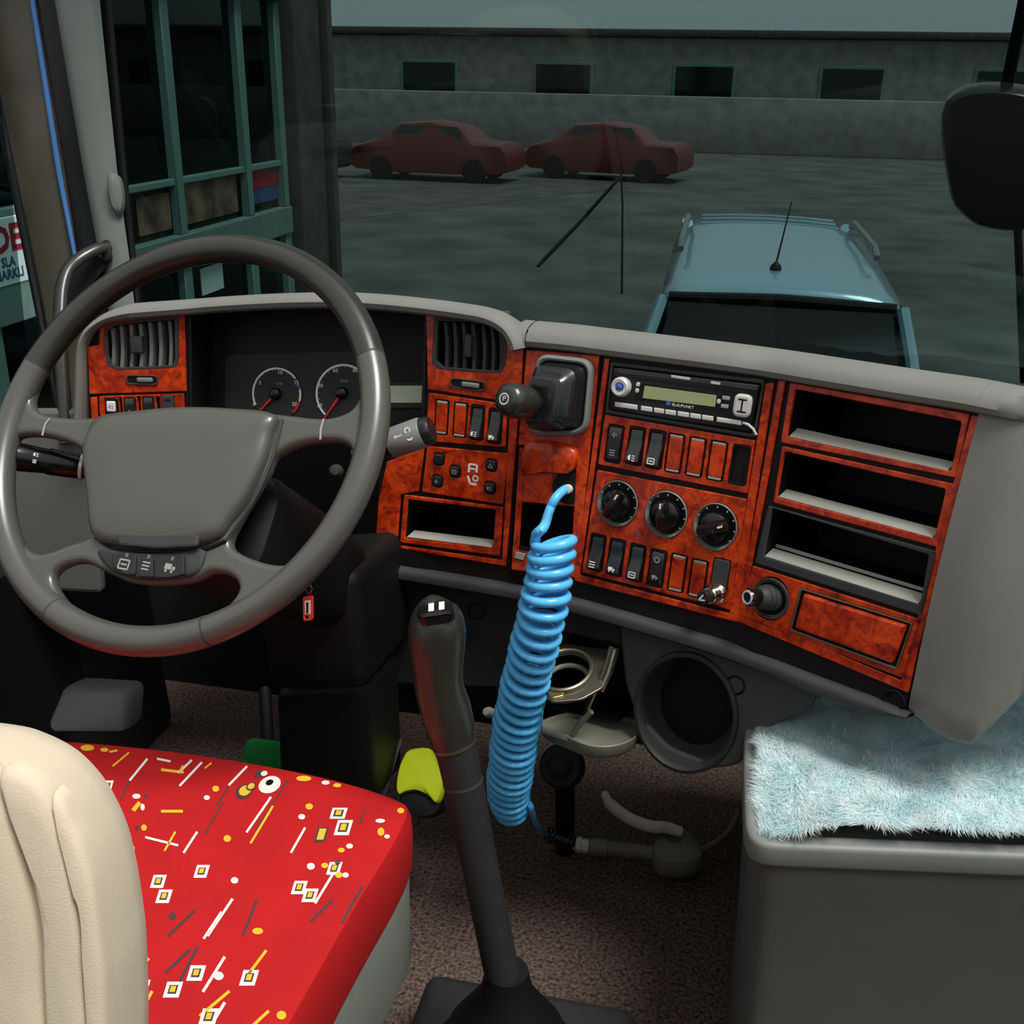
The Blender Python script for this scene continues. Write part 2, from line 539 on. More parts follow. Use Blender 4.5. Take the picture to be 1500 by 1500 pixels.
rough_mat('poster_food', (0.02, 0.015, 0.012), (0.26, 0.17, 0.12), 5.0, 0.6, 0.0)

g = mesh('street', [(-60, -30, GZ), (60, -30, GZ), (60, 140, GZ), (-60, 140, GZ)], [(0, 1, 2, 3)], 'asphalt', smooth=False)
struct(g)
# strip of slightly browner asphalt that crosses the street ahead
a, b_, c_, d_ = (onz(x, y, GZ + 0.006) for x, y in ((430, 330), (985, 268), (985, 255), (430, 278)))
g = mesh('pavement_strip', [a, b_, c_, d_], [(0, 1, 2, 3)], 'asphalt_brown', smooth=False)
struct(g)
# kerb and raised walk in front of the shop
g = abox('kerb', (-3.4, 2.0, GZ), (-2.6, 12.0, GZ + 0.14), 'concrete', None, 0.02)
struct(g)

# ---- shop front along the left of the street
BX = -3.4
sh = thing('shop_building', 'glazed shop front with pale green frames left of the street', 'building', (BX, 6.0, GZ))
def fx(x, y): return onx(x, y, BX)
zs1, zs0 = 0.245, 0.06                      # sill band heights
Y0, Y1 = 2.2, 7.78
TOPZ = 3.4
def fbox(name, y0, y1, z0, z1, mat, parent=sh, x0=-0.06, x1=0.02, bev=0.006):
    return abox(name, (BX + x0, y0, z0), (BX + x1, y1, z1), mat, parent, bev, 1)
fbox('back_wall', Y0, Y1, GZ, TOPZ, 'shop_dark', x0=-2.5, x1=-1.2)
fbox('sill_band', Y0, Y1, 0.06, 0.25, 'shop_wall', x1=0.05)
fbox('base_panel', Y0, Y1, GZ, -1.05, 'shop_wall', x1=0.03)
fbox('fascia', Y0, Y1, 1.62, TOPZ, 'shop_wall', x1=0.08)
fbox('transom', Y0, Y1, 0.535, 0.575, 'shop_frame')
mull = [2.24, 3.3, 4.35, 5.25, 6.19, 7.14, 7.74]
for ym in mull:
    fbox('mullion', ym - 0.045, ym + 0.045, 0.25, 1.62, 'shop_frame', x1=0.03)
for ym in mull:
    fbox('lower_mullion', ym - 0.05, ym + 0.05, -1.05, 0.06, 'shop_frame', x1=0.03)
for i in range(len(mull) - 1):
    ya, yb = mull[i] + 0.045, mull[i + 1] - 0.045
    fbox('window_pane', ya, yb, 0.575, 1.62, 'shop_glass', x0=-0.03, x1=-0.02, bev=0)
    fbox('window_pane', ya, yb, 0.25, 0.535, 'shop_glass', x0=-0.03, x1=-0.02, bev=0)
    fbox('lower_pane', ya, yb, -1.05, 0.06, 'shop_glass', x0=-0.03, x1=-0.02, bev=0)
# posters and notices behind and on the glass
def on_face(name, y0, y1, z0, z1, mat, x=0.0):
    return abox(name, (BX + x - 0.008, y0, z0), (BX + x, y1, z1), mat, sh, 0.001, 1)
on_face('food_poster', 6.26, 7.02, 0.29, 0.56, 'poster_food', -0.012)
on_face('food_poster', 5.75, 6.12, 0.29, 0.50, 'poster_food', -0.012)
p = on_face('window_sign', 7.20, 7.68, 0.31, 0.53, 'sign_blue', -0.012)
on_face('sign_red_band', 7.20, 7.68, 0.41, 0.53, 'sign_red', -0.008)
on_face('notice', 6.42, 6.72, -0.17, 0.0, 'sign_white', -0.012)
# shop sign board seen through the door window: DE / SLA / MARKLI
sb = [onx(-40, 332, BX + 0.05), onx(46, 316, BX + 0.05), onx(46, 410, BX + 0.05), onx(-40, 428, BX + 0.05)]
zt, zb = onx(20, 316, BX + .05).z, onx(20, 416, BX + .05).z
yl, yr = sb[0].y - 0.25, sb[1].y + 0.06
sg = abox('sign_board', (BX + 0.03, yl, zb), (BX + 0.055, yr, zt), 'sign_white', sh, 0.004, 1)
SPL = PL(Vector((BX + 0.056, yl, zb)), 0, 0, Vector((0, 1, 0)), Vector((1, 0, 0)))
ud = SPL.uv(14, 350); text('sign_lettering', 'DE', SPL, ud[0] - 0.02, ud[1], 0.165, 'sign_red', sg, 0.001, bold=.035)
ud = SPL.uv(12, 384); text('sign_lettering', 'SLA', SPL, ud[0], ud[1], 0.062, 'sign_blue', sg, 0.001, bold=.03)
ud = SPL.uv(14, 402); text('sign_lettering', 'MARKLI', SPL, ud[0], ud[1], 0.062, 'sign_blue', sg, 0.001, bold=.03)

# dark rendered column at the shop's corner
co = thing('corner_column', 'dark brown rendered column at the corner of the shop front', 'column', (-3.3, 8.3, GZ))
abox('shaft', (-3.62, 7.86, GZ), (-3.30, 8.36, 3.4), 'brown_wall', co, 0.02)
abox('plinth', (-3.66, 7.82, GZ), (-3.26, 8.40, GZ + 0.35), 'brown_wall', co, 0.02)
abox('edge_strip', (-3.32, 8.36, GZ), (-3.24, 8.46, 3.4), 'brown_wall', co, 0.01)

# ---- blue car parked ahead, seen from behind and above
def car():
    t = thing('parked_car', 'light blue estate car parked ahead of the windscreen', 'car', (0.12, 8.0, GZ))
    rear = 6.30
    cx = lambda y: 0.178 + (y - rear) * -0.035       # the car stands a touch askew
    # stations: (y, half width at roof, roof z, half width at waist, waist z)
    st = [(rear - 0.42, 0.60, -0.62, 0.80, -0.75), (rear - 0.24, 0.62, -0.28, 0.80, -0.62), (rear, 0.655, 0.035, 0.79, -0.50),
          (rear + 0.25, 0.67, 0.075, 0.80, -0.48), (rear + 1.2, 0.67, 0.125, 0.82, -0.48), (rear + 2.2, 0.66, 0.145, 0.82, -0.48),
          (rear + 2.85, 0.63, 0.12, 0.82, -0.50), (rear + 3.05, 0.60, 0.06, 0.81, -0.52), (rear + 3.7, 0.58, -0.42, 0.80, -0.58), (rear + 4.6, 0.55, -0.60, 0.76, -0.68)]
    # painted roof skin
    rings = []
    for y, w, z, ww, wz in st[2:8]:
        rg = []
        for k in range(13):
            a = -1 + 2 * k / 12
            rg.append((cx(y) + w * a, y, z + 0.035 * (1 - a * a) - 0.05 * abs(a) ** 8))
        rings.append(rg)
    o = loft('roof', rings, 'car_blue', t, closed=False)
    sm = o.modifiers.new('thick', 'SOLIDIFY'); sm.thickness = 0.02
    # pressed ribs on the roof
    for yy in (8.55, 8.8, 9.02):
        mesh_pts = [(cx(yy) + 0.5 * a, yy, 0.181 + 0.03 * (1 - a * a * .6) - 0.03) for a in [-1, -.5, 0, .5, 1]]
        tube('roof_rib', mesh_pts, 0.008, 'car_blue', t, 6)
    # body below the waist
    body = [(rear - 0.46, 0.78, -0.70), (rear - 0.30, 0.82, -0.56), (rear, 0.83, -0.50), (rear + 1.5, 0.84, -0.49), (rear + 3.0, 0.83, -0.53), (rear + 3.7, 0.82, -0.58), (rear + 4.5, 0.74, -0.70)]
    rings = []
    for y, w, z in body:
        c = cx(y)
        rings.append([(c - w + .05, y, GZ + .2), (c - w, y, GZ + .5), (c - w, y, z - .1), (c - w + .06, y, z), (c + w - .06, y, z), (c + w, y, z - .1), (c + w, y, GZ + .5), (c + w - .05, y, GZ + .2)])
    loft('body', rings, 'car_blue', t)
    # pillars left and right, rear and front
    for s in (-1, 1):
        tube('pillar', [(cx(rear) + s * 0.655, rear, 0.02), (cx(rear) + s * 0.72, rear - 0.13, -0.22), (cx(rear) + s * 0.79, rear - 0.30, -0.56)], [0.035, 0.036, 0.045], 'car_blue', t, 8)
        tube('pillar', [(cx(9.2) + s * 0.62, 9.2, 0.09), (cx(9.8) + s * 0.72, 9.9, -0.52)], 0.04, 'car_blue', t, 8)
        # side glass
        mesh('side_window', [(cx(rear) + s * .665, rear + .08, .01), (cx(9) + s * .655, 9.1, .07), (cx(9.6) + s * .75, 9.75, -.48), (cx(rear) + s * .80, rear - .2, -.48)], [(0, 1, 2, 3)], 'car_glass', t, smooth=False)
        # roof rail: bar on two feet
        ys = (rear + 0.85, rear + 2.35)
        x0 = s * 0.60
        rl = tube('roof_rail', [(cx(y) + x0, y, 0.175 + (0.035 if 0.05 < (y - ys[0]) / (ys[1] - ys[0]) < 0.95 else -0.01)) for y in [ys[0] + (ys[1] - ys[0]) * k / 12 for k in range(13)]], 0.022, 'rail_grey', t, 8)
    # tailgate window with a black header and a wiper
    rw = [(cx(rear) - .60, rear - .015, 0.015), (cx(rear) + .60, rear - .015, 0.015), (cx(rear) + .70, rear - .33, -.50), (cx(rear) - .70, rear - .33, -.50)]
    gl = mesh('rear_window', rw, [(0, 1, 2, 3)], 'car_glass', t, smooth=False)
    tube('window_header', [(cx(rear) - .62, rear - .01, .022), (cx(rear), rear - .03, .045), (cx(rear) + .62, rear - .01, .022)], 0.028, 'black', t, 8)
    tube('rear_wiper', [(cx(rear), rear - .34, -.47), (cx(rear) + .38, rear - .30, -.40)], 0.008, 'black', t, 6)
    mesh('windscreen', [(cx(9.3) - .58, 9.33, .06), (cx(9.3) + .58, 9.33, .06), (cx(10) + .72, 9.98, -.52), (cx(10) - .72, 9.98, -.52)], [(0, 1, 2, 3)], 'car_glass', t, smooth=False)
    # aerial raked backwards
    lathe('aerial_base', Vector((cx(6.75) - 0.02, 6.78, 0.125)), Vector((0, 0, 1)), [(0, .035), (.02, .032), (.04, .014), (.05, .004)], 'black', t, 12)
    tube('aerial', [(cx(6.75) - 0.02, 6.78, 0.16), (cx(6.75) + 0.035, 6.95, 0.50)], [0.007, 0.004], 'black', t, 6)
    for y in (rear + 0.45, rear + 3.3):
        for s in (-1, 1):
            lathe('wheel', Vector((cx(y) + s * 0.66, y, GZ + 0.30)), Vector((s, 0, 0)), [(0, .28), (.02, .30), (.17, .30), (.19, .27), (.19, .05)], 'tyre', t, 24)
    bb = abox('bumper', (cx(rear) - 0.80, rear - 0.60, GZ + .25), (cx(rear) + 0.80, rear - 0.42, GZ + .55), 'car_blue', t, 0.05, 3)
    for s in (-1, 1):
        abox('tail_light', (cx(rear) + s * .74 - .06, rear - .50, -1.0), (cx(rear) + s * .74 + .06, rear - .44, -.66), 'dark_red', t, 0.02, 2)
    abox('number_plate', (cx(rear) - .26, rear - .615, GZ + .38), (cx(rear) + .26, rear - .60, GZ + .49), 'sign_white', t, 0.003, 1)
car()

# ---- vehicles and walls across the street, far ahead
def far_car(x, y, rz, mat, label, w=1.75, l=4.2, hh=1.45):
    t = thing('distant_car', label, 'car', (x, y, GZ), 'cars parked across the street')
    M = Matrix.Translation((x, y, GZ)) @ Matrix.Rotation(rz, 4, 'Z')
    sec = [(-l/2, .35, .75), (-l/2+.15, .25, .95), (-l*.28, .22, 1.0), (-l*.20, .2, hh-.12), (0, .2, hh), (l*.18, .2, hh-.06), (l*.32, .22, 1.0), (l*.46, .25, .85), (l/2, .35, .62)]
    rings = []
    for yy, z0, z1 in sec:
        ww = w/2 * (0.8 if z1 > 1.1 else 1.0)
        rings.append([(-w/2*.95, yy, z0), (-w/2, yy, min(.9, z1 - .05)), (-ww*.95, yy, z1 - .04), (-ww*.7, yy, z1), (ww*.7, yy, z1), (ww*.95, yy, z1 - .04), (w/2, yy, min(.9, z1 - .05)), (w/2*.95, yy, z0)])
    loft('body', [[M @ Vector(v) for v in r] for r in rings], mat, t)
    for s in (-1, 1):
        mesh('side_window', [M @ Vector(v) for v in [(s*w*.475, -l*.24, .95), (s*w*.475, l*.26, .95), (s*w*.40, l*.17, hh-.12), (s*w*.40, -l*.19, hh-.12)]], [(0, 1, 2, 3)], 'car_glass', t, smooth=False)
        for yy in (-l*.3, l*.3):
            lathe('wheel', M @ Vector((s*w*.38, yy, .3)), M.to_3x3() @ Vector((s, 0, 0)), [(0, .28), (.02, .3), (.2, .3), (.21, .1)], 'tyre', t, 16)
far_car(-8.2, 28.6, radians(85), 'dark_red', 'dark red car parked far across the street, nearest the corner column')
far_car(-12.6, 27.8, radians(85), 'shop_dark', 'black car parked far across the street beside the corner column')
far_car(-4.0, 30.5, radians(80), 'dark_red', 'dark red car parked far across the street above the blue car')
w_ = abox('far_wall', (-40, 42, GZ), (40, 42.4, GZ + 1.9), 'concrete', None, 0.05)
struct(w_)
fb = thing('far_building', 'long low building across the far side of the street', 'building', (5, 50, GZ))
abox('wall', (-45, 50, GZ), (60, 58, 2.6), 'concrete', fb, 0.05)
abox('roof_edge', (-45.3, 49.7, 2.6), (60.3, 58.3, 2.9), 'brown_wall', fb, 0.05)
for k in range(16):
    x = -40 + k * 6
    wdw = abox('window', (x, 49.93, -0.2), (x + 2.6, 50.03, 1.6), 'shop_frame', fb, 0.02, 1)
    abox('pane', (x + .12, 49.90, -0.08), (x + 2.48, 49.94, 1.48), 'car_glass', wdw, 0.0, 1)

# ================================================================== THE CAB
# ---- floor with its dark carpet
fl = mesh('floor', [(-1.25, -0.9, 0), (1.25, -0.9, 0), (1.25, 2.0, 0), (-1.25, 2.0, 0)], [(0, 1, 2, 3)], 'carpet', smooth=False)
struct(fl)
# raised engine tunnel hump under the dash
w_ = abox('wall_front', (-1.25, 1.80, -0.05), (1.25, 1.86, 0.60), 'black', None, 0.01)
struct(w_)

# ---- windscreen: one bowed pane
rows = []
for k in range(13):
    x = -1.14 + 2.5 * k / 12
    bow = 0.16 * (1 - (x / 1.2) ** 2)
    rows.append([Vector((x, 1.84 + bow - 0.26 * z, 0.55 + 1.40 * z)) for z in (0, 0.25, 0.5, 0.75, 1.0)])
ws_ = loft('window_1', rows, 'windscreen_glass', closed=False)
struct(ws_)
# side window in the left door
dwx = -1.13
pts = [onx(-170, 640, dwx), onx(52, 640, dwx), onx(14, 251, dwx), onx(-25, -60, dwx), onx(-170, -60, dwx)]
wd = mesh('window_2', pts, [(0, 1, 2, 3, 4)], 'windscreen_glass', smooth=False)
struct(wd)

# ---- door and pillar on the left: each strip is a bar with real section
def post(name, left, right, d0, d1, mat, thick=0.05, bev=0.006):
    """left/right: pixel edges from top to bottom; d0/d1 depth at the top and bottom"""
    n = len(left)
    rings = []
    for i in range(n):
        d = d0 + (d1 - d0) * i / (n - 1)
        a, b = P(*left[i], d), P(*right[i], d)
        back = (a - CAM).normalized() * thick
        e = (b - a).normalized() * min(bev, (b - a).length * 0.3)
        f_ = back.normalized() * min(bev, thick * .3)
        rings.append([a + f_, a + e, b - e, b + f_, b + back, a + back])
    return loft(name, rings, mat)
dr = post('door_1', [(-40, -60), (22, 251), (60, 440), (95, 640), (112, 800)], [(60, -60), (113, 251), (140, 440), (146, 640), (150, 800)], 1.74, 1.60, 'door_frame')
struct(dr)
def child(o, par):
    o.parent = par; o.matrix_parent_inverse = parent_inv(par); return o
child(post('window_seal', [(-60, -60), (10, 251), (48, 440), (88, 640)], [(-38, -60), (24, 251), (62, 440), (97, 640)], 1.72, 1.58, 'black', 0.03), dr)
child(post('weatherstrip', [(34, -60), (82, 251), (108, 380)], [(42, -60), (90, 251), (113, 380)], 1.725, 1.66, 'blue_strip', 0.02, 0.002), dr)
child(post('door_seal', [(46, -60), (96, 251), (124, 440), (140, 600)], [(84, -60), (128, 251), (156, 440), (185, 600)], 1.722, 1.64, 'black', 0.02, 0.002), dr)
pl_ = post('trim_1', [(70, -60), (122, 251), (150, 400), (168, 520)], [(140, -60), (172, 251), (190, 380), (205, 520)], 1.66, 1.62, 'pillar', 0.06, 0.012)
struct(pl_)
child(post('pillar_edge', [(142, -60), (172, 251), (190, 380), (205, 520)], [(158, -60), (186, 251), (200, 380), (212, 520)], 1.69, 1.65, 'black', 0.03), pl_)
# moulded finger grip on the pillar
gp = PL(P(167, 285, 1.635), -25, 15)
o = dome('pillar_grip', gp, [gp.uv(x, y) for x, y in [tuple(v) for v in spl([(157, 262), (165, 253), (178, 262), (183, 290), (180, 312), (172, 316), (162, 300)], 4)]], [(1, -.004), (.95, .004), (.8, .010), (.5, .012), (.2, .012)], 'pillar')
child(o, pl_)
# door inner panel below the window
dp = bbox_mesh('door_panel', [(-1.13, 0.2, 0.0), (-1.02, 0.2, 0.0), (-1.02, 1.66, 0.0), (-1.13, 1.66, 0.0), (-1.13, 0.2, 0.62), (-1.06, 0.2, 0.62), (-1.06, 1.66, 0.66), (-1.13, 1.66, 0.66)], 'dark', None, 0.02)
child(dp, dr)
o = lathe('door_speaker', onx(20, 975, -1.02), Vector((1, 0, 0.1)), [(0, .16), (.012, .155), (.02, .145), (.014, .12), (.018, .0005)], 'black', None, 36)
child(o, dr)

# ---- grab handle on the pillar foot
gh = thing('grab_handle', 'black curved grab handle on the left windscreen pillar', 'handle', P(120, 400, 1.590))
hp = [P(158, 362, 1.630), P(140, 366, 1.615), P(118, 378, 1.600), P(100, 395, 1.590), P(91, 420, 1.580), P(88, 455, 1.570), P(88, 500, 1.560), P(92, 560, 1.555), P(98, 650, 1.55)]
tube('grip_bar', spl(hp, 5, False), 0.011, 'leather', gh, 12, sy=0.8)
o = bbox_mesh('end_socket', [P(x, y, d) for d in (1.670, 1.620) for x, y in ((150, 385), (166, 380), (160, 350), (146, 354))], 'black', gh, 0.004)
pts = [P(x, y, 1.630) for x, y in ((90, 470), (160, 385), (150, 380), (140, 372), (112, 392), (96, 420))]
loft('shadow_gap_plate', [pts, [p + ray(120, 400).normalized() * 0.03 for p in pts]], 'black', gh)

# ---- front mirror outside the windscreen's upper right
mm = thing('front_mirror', 'black mirror housing hanging outside the upper right windscreen', 'mirror', P(1440, 250, 2.2))
mp = PL(P(1450, 250, 2.15), 10, -10)
out = [mp.uv(*p) for p in [tuple(v) for v in spl([(1385, 150), (1480, 130), (1560, 170), (1570, 300), (1510, 335), (1450, 335), (1415, 318), (1390, 275)], 5)]]
dome('housing', mp, out, [(.92, -.10), (1, -.06), (1, 0), (.95, .01), (.6, .012), (.1, .012)], 'gloss_black', mm)
tube('mirror_arm', [mp.w(*mp.uv(1490, 330), -.03), mp.w(*mp.uv(1494, 420), -.02), mp.w(*mp.uv(1500, 560), 0)], 0.008, 'black', mm, 8)
ma = mp.w(*mp.uv(1470, 150), -.03)
tube('mirror_arm', [ma, ma + Vector((0, -.05, .25)), Vector((ma.x, 1.80, 1.98))], 0.012, 'black', mm, 8)
hd = abox('trim_2', (-1.2, 1.50, 1.93), (1.4, 1.82, 2.03), 'pillar', None, 0.02)
struct(hd)

# ---- thin dark lines outside the screen, one diagonal and one upright
wp = thing('windscreen_lines', 'thin black diagonal and upright lines at the windscreen', 'line', P(800, 470, 2.0))
tube('diagonal_line', [P(788, 390, 2.0), P(800, 377, 2.02), P(850, 325, 2.03), P(906, 262, 2.05)], [.003, .004, .0035, .003], 'black', wp, 8)
tube('upright_line', [P(909, 240, 2.05), P(912, 300, 2.04), P(911, 430, 2.01)], 0.0022, 'black', wp, 8)

# ---- unseen cab walls behind and beside the camera, added to darken reflections
w_ = abox('wall_back', (-1.25, -0.62, 0), (1.25, -0.56, 1.25), 'dark', None, 0.01)
struct(w_)
w_ = abox('wall_right', (1.18, -0.6, 0), (1.24, 1.7, 0.72), 'dark', None, 0.01)
struct(w_)
# ================================================================== DASHBOARD
PM = PL(P(985, 700, 1.32), 16, 11)            # middle console face
PR = PL(PM.at(1110, 730), 31, 10)             # right console face, turned to the driver
PB = PL(PM.at(863, 690), 12, 11)              # hand brake column
PA = PL(PB.at(757, 660), 9, 9)                # face right of the instruments
PC = PL(PA.at(622, 540), 0, 9)                # instrument opening
PD = PL(PC.at(276, 540), -12, 8)              # face left of the instruments

dash = thing('dashboard', 'grey truck dashboard with glossy red burl wood trim panels', 'dashboard', Vector((-0.3, 1.4, 0.0)))

def plane_for(x):
    return PD if x < 274 else PC if x < 623 else PA if x < 757 else PB if x < 863 else PM if x < 1110 else PR
def smooth_n(x):
    brk = [(274, PD, PC), (623, PC, PA), (757, PA, PB), (863, PB, PM), (1110, PM, PR)]
    for bx, a, b in brk:
        if abs(x - bx) < 40:
            t = (x - bx + 40) / 80
            return (a.n * (1 - t) + b.n * t).normalized()
    return plane_for(x).n.copy()
def sweep(name, pix, prof, mat, scale=None, par=dash, lift=0.0):
    pts = [plane_for(x).at(x, y, lift) for x, y in pix]
    rings = []
    n = len(pts)
    for i in range(n):
        t = (pts[min(i + 1, n - 1)] - pts[max(i - 1, 0)]).normalized()
        nn = smooth_n(pix[i][0])
        out = nn.cross(t).normalized()
        k = 1.0 if scale is None else scale[i]
        rings.append([pts[i] + out * (o * k) - nn * b for o, b in prof])
    return loft(name, rings, mat, par, closed=False)
def dense(pix, seg=6): return [tuple(v) for v in spl(pix, seg, False)]

# ---- padded hood round the instruments
hood_px = dense([(124, 640), (126, 580), (128, 520), (134, 496), (147, 481), (170, 471), (215, 466), (272, 462), (340, 457), (420, 453), (500, 452), (560, 455), (620, 461), (680, 469), (716, 476), (738, 488), (749, 504), (752, 514)])
hood_pf = [(-.004, .09), (0, .06), (0, -.010), (.003, -.017), (.009, -.020), (.015, -.017), (.0195, -.008), (.021, .004), (.019, .02), (.008, .07), (-.03, .16), (-.11, .30), (-.16, .36)]
sweep('binnacle_hood', hood_px, hood_pf, 'pad', scale=[0.62 if x < 150 else min(1, 0.62 + (x - 150) / 120) for x, y in hood_px])
# ---- pad over the console and its short joining piece
con_pf = [(-.004, .05), (0, .02), (0, -.004), (.002, -.011), (.008, -.015), (.016, -.013), (.025, -.005), (.0305, .008), (.033, .022), (.031, .045), (.014, .11), (-.03, .20), (-.10, .30), (-.16, .36)]
sweep('pad_joint', dense([(757, 507), (764, 508), (773, 509)], 3), con_pf, 'pad', lift=-0.001)
sweep('console_pad', dense([(776, 509), (830, 514), (884, 521), (1000, 536), (1110, 551), (1230, 571), (1330, 588), (1405, 600), (1436, 606)], 5), con_pf, 'pad')

# ---- rounded end of the console running back to the passenger side
def end_cover():
    u0, vt = PR.uv(1436, 606)
    h0 = Vector((PR.n.x, PR.n.y, 0)).normalized()
    D = Vector((cos(radians(16)), sin(radians(16)), 0))
    h1 = Vector((D.y, -D.x, 0))
    if h1.dot(h0) < -0.2: h1 = -h1
    st = []
    base = PR.w(u0, vt, 0.0)
    L0 = 0.022; Rr = 0.060
    for k in range(5): st.append((base + PR.ex * (L0 * k / 4), h0))
    c = base + PR.ex * L0 - h0 * Rr
    ang = math.acos(max(-1, min(1, h0.dot(h1))))
    for k in range(1, 13):
        t = k / 12
        h = (h0 * sin((1 - t) * ang) + h1 * sin(t * ang)) / sin(ang)
        st.append((c + h * Rr, h))
    e = c + h1 * Rr
    for k in range(1, 9): st.append((e + D * (0.30 * k / 8), h1))
    zb0 = PR.at(1330, 1036).z; zb1 = PR.at(1396, 1082).z
    rings = []
    for i, (p, h) in enumerate(st):
        s = min(1.0, i / 8)
        zb = zb0 + (zb1 - zb0) * (s * s * (3 - 2 * s)) + max(0, i - 10) * 0.010
        rg = []
        for o, b in reversed(con_pf[2:]):
            tz = Vector((0, 0, 1))
            nn = h * cos(radians(10)) + tz * sin(radians(10)); up_ = tz * cos(radians(10)) - h * sin(radians(10))
            s6 = min(1.0, i / 14)
            s6 = s6 * s6 * (3 - 2 * s6)
            b2 = b if b > -.004 else b * (1 - s6) - .004 * s6
            rg.append(p + up_ * o - nn * b2)
        H = p.z - zb
        bulge = 0.010
        for k in range(1, 13):
            t = k / 12
            push = 0.004 * (1 - t) + bulge * sin(pi * t) + t * H * 0.17
            rg.append(Vector((p.x, p.y, p.z - t * H)) + h * push)
        last = H * 0.17
        for dz, db in ((-.010, .006), (-.016, .018), (-.017, .045), (-.012, .20)):
            rg.append(Vector((p.x, p.y, zb + dz)) + h * (last - db))
        rings.append(rg)
    loft('console_end_cover', rings, 'pad', dash, closed=False)
end_cover()

# ---- black carrier plates behind the trim, with the openings cut through
def carrier(pl, px, holes, h=(-.006, -.0015)):
    slab('carrier_plate', pl, pl.q(px), 'black', dash, h, [pl.q(q, -.0015) for q in holes], 0.0005)
# openings (pixels of the photograph laid on their own faces)
SH1 = [(1167, 570), (1410, 617), (1394, 690), (1154, 640)]
SH2 = [(1151, 661), (1387, 716), (1370, 788), (1139, 728)]
SH3 = [(1133, 744), (1362, 812), (1349, 885), (1120, 815)]
LIT = (1130.5, 876.5)
SHA = [(599, 731), (727, 746), (723, 802), (594, 788)]
VR = [(638, 466), (700, 468), (728, 474), (740, 490), (743, 508), (741, 534), (734, 546), (690, 544), (645, 540), (634, 530)]
VL = [(154, 483), (165, 474), (210, 468), (262, 464), (263, 526), (259, 537), (235, 539), (172, 541), (160, 536), (155, 520)]
RAD = [(897, 531), (1121, 557), (1106, 640), (889, 603)]
BRK = [(798, 524), (864, 532), (857, 626), (787, 630)]
HOSE = [(768, 660), (848, 668), (838, 815), (760, 800)]
carrier(PR, [(1139, 550), (1437, 604), (1331, 1016), (1077, 908)], [SH1, SH2, SH3, [(x, y) for x, y in circ(*LIT, 25, 30, 20)]])
carrier(PM, [(884, 514), (1137, 549), (1079, 909), (842, 850)], [RAD])
carrier(PB, [(770, 500), (882, 514), (844, 850), (748, 836)], [BRK, HOSE])
carrier(PA, [(625, 448), (700, 452), (755, 478), (768, 510), (746, 834), (549, 800), (556, 690), (622, 650)], [VR, SHA])
carrier(PD, [(128, 500), (138, 462), (275, 448), (277, 640), (137, 640)], [VL])

def wood(pl, px, holes=(), r=0.0025, h=(-.0015, .0028), rh=0.003, bev=0.0011, name='wood_panel', mat='wood', par=dash):
    hs = [rp(pl.q(q), rh) if len(q) < 9 else pl.q(q) for q in holes]
    return slab(name, pl, rp(pl.q(px), r, 3), mat, par, h, hs, bev)

# switch places: (face, centre px, kind)
ROW1 = [(901, 650), (932, 653), (961, 658), (989, 664), (1020, 669.5), (1051, 675), (1084, 681)]
ROW2 = [(875, 809), (903, 816), (933, 824), (963, 832), (993, 839), (1023, 847), (1055, 846)]
SWW, SWH = 0.0215, 0.0475
def swhole(pl, c, w=SWW, hh=SWH):
    u, v = pl.uv(*c)
    return rp(rect(u, v, w, hh), 0.003, 3)
def wood_uv(pl, px, holes_uv, r=0.0025, h=(-.0015, .0028), bev=0.0011):
    return slab('wood_panel', pl, rp(pl.q(px), r, 3), 'wood', dash, h, holes_uv, bev)

# middle console: outer frame, switch panel, dial panel
wood(PM, [(887, 524), (894, 525), (850, 842), (1069, 898), (1122, 562), (1135, 560), (1080, 911), (842, 850)], r=0.001)
KN = [(906, 737), (977, 753), (1049, 771)]
KR = 0.0268
wood_uv(PM, [(887, 607), (1107, 645), (1096, 723), (877, 680)], [swhole(PM, c) for c in ROW1])
wood_uv(PM, [(876, 688), (1095, 731), (1070, 893), (853, 838)], [circ(*PM.uv(*c), KR, KR * 1.08, 36) for c in KN] + [swhole(PM, c) for c in ROW2])
# right console
wood(PR, [(1142, 556), (1152, 558), (1089, 898), (1321, 996), (1424, 608), (1436, 609), (1331, 1014), (1079, 909)], r=0.001)
wood(PR, [(1159, 560), (1422, 606), (1401, 700), (1145, 648)], [SH1])
wood(PR, [(1147, 653), (1400, 709), (1377, 802), (1134, 736)], [SH2])
wood(PR, [(1127, 740), (1376, 808), (1354, 902), (1107, 824)], [SH3], mat='charcoal', name='slot_frame')
wood(PR, [(1104, 828), (1353, 908), (1328, 994), (1084, 903)], [[(x, y) for x, y in circ(*LIT, 27, 32, 24)], [(1174, 860), (1339, 912), (1316, 980), (1159, 922)]])
# hand brake column
BRKO = rp([(792, 518), (873, 527), (863, 635), (780, 637)], 20, 6)
wood(PB, [(772, 512), (879, 521), (846, 847), (836, 844), (846, 668), (770, 652), (760, 652)], [BRKO], r=0.001)
wood(PB, [(762, 655), (771, 657), (760, 806), (836, 820), (834, 844), (750, 834)], r=0.001)
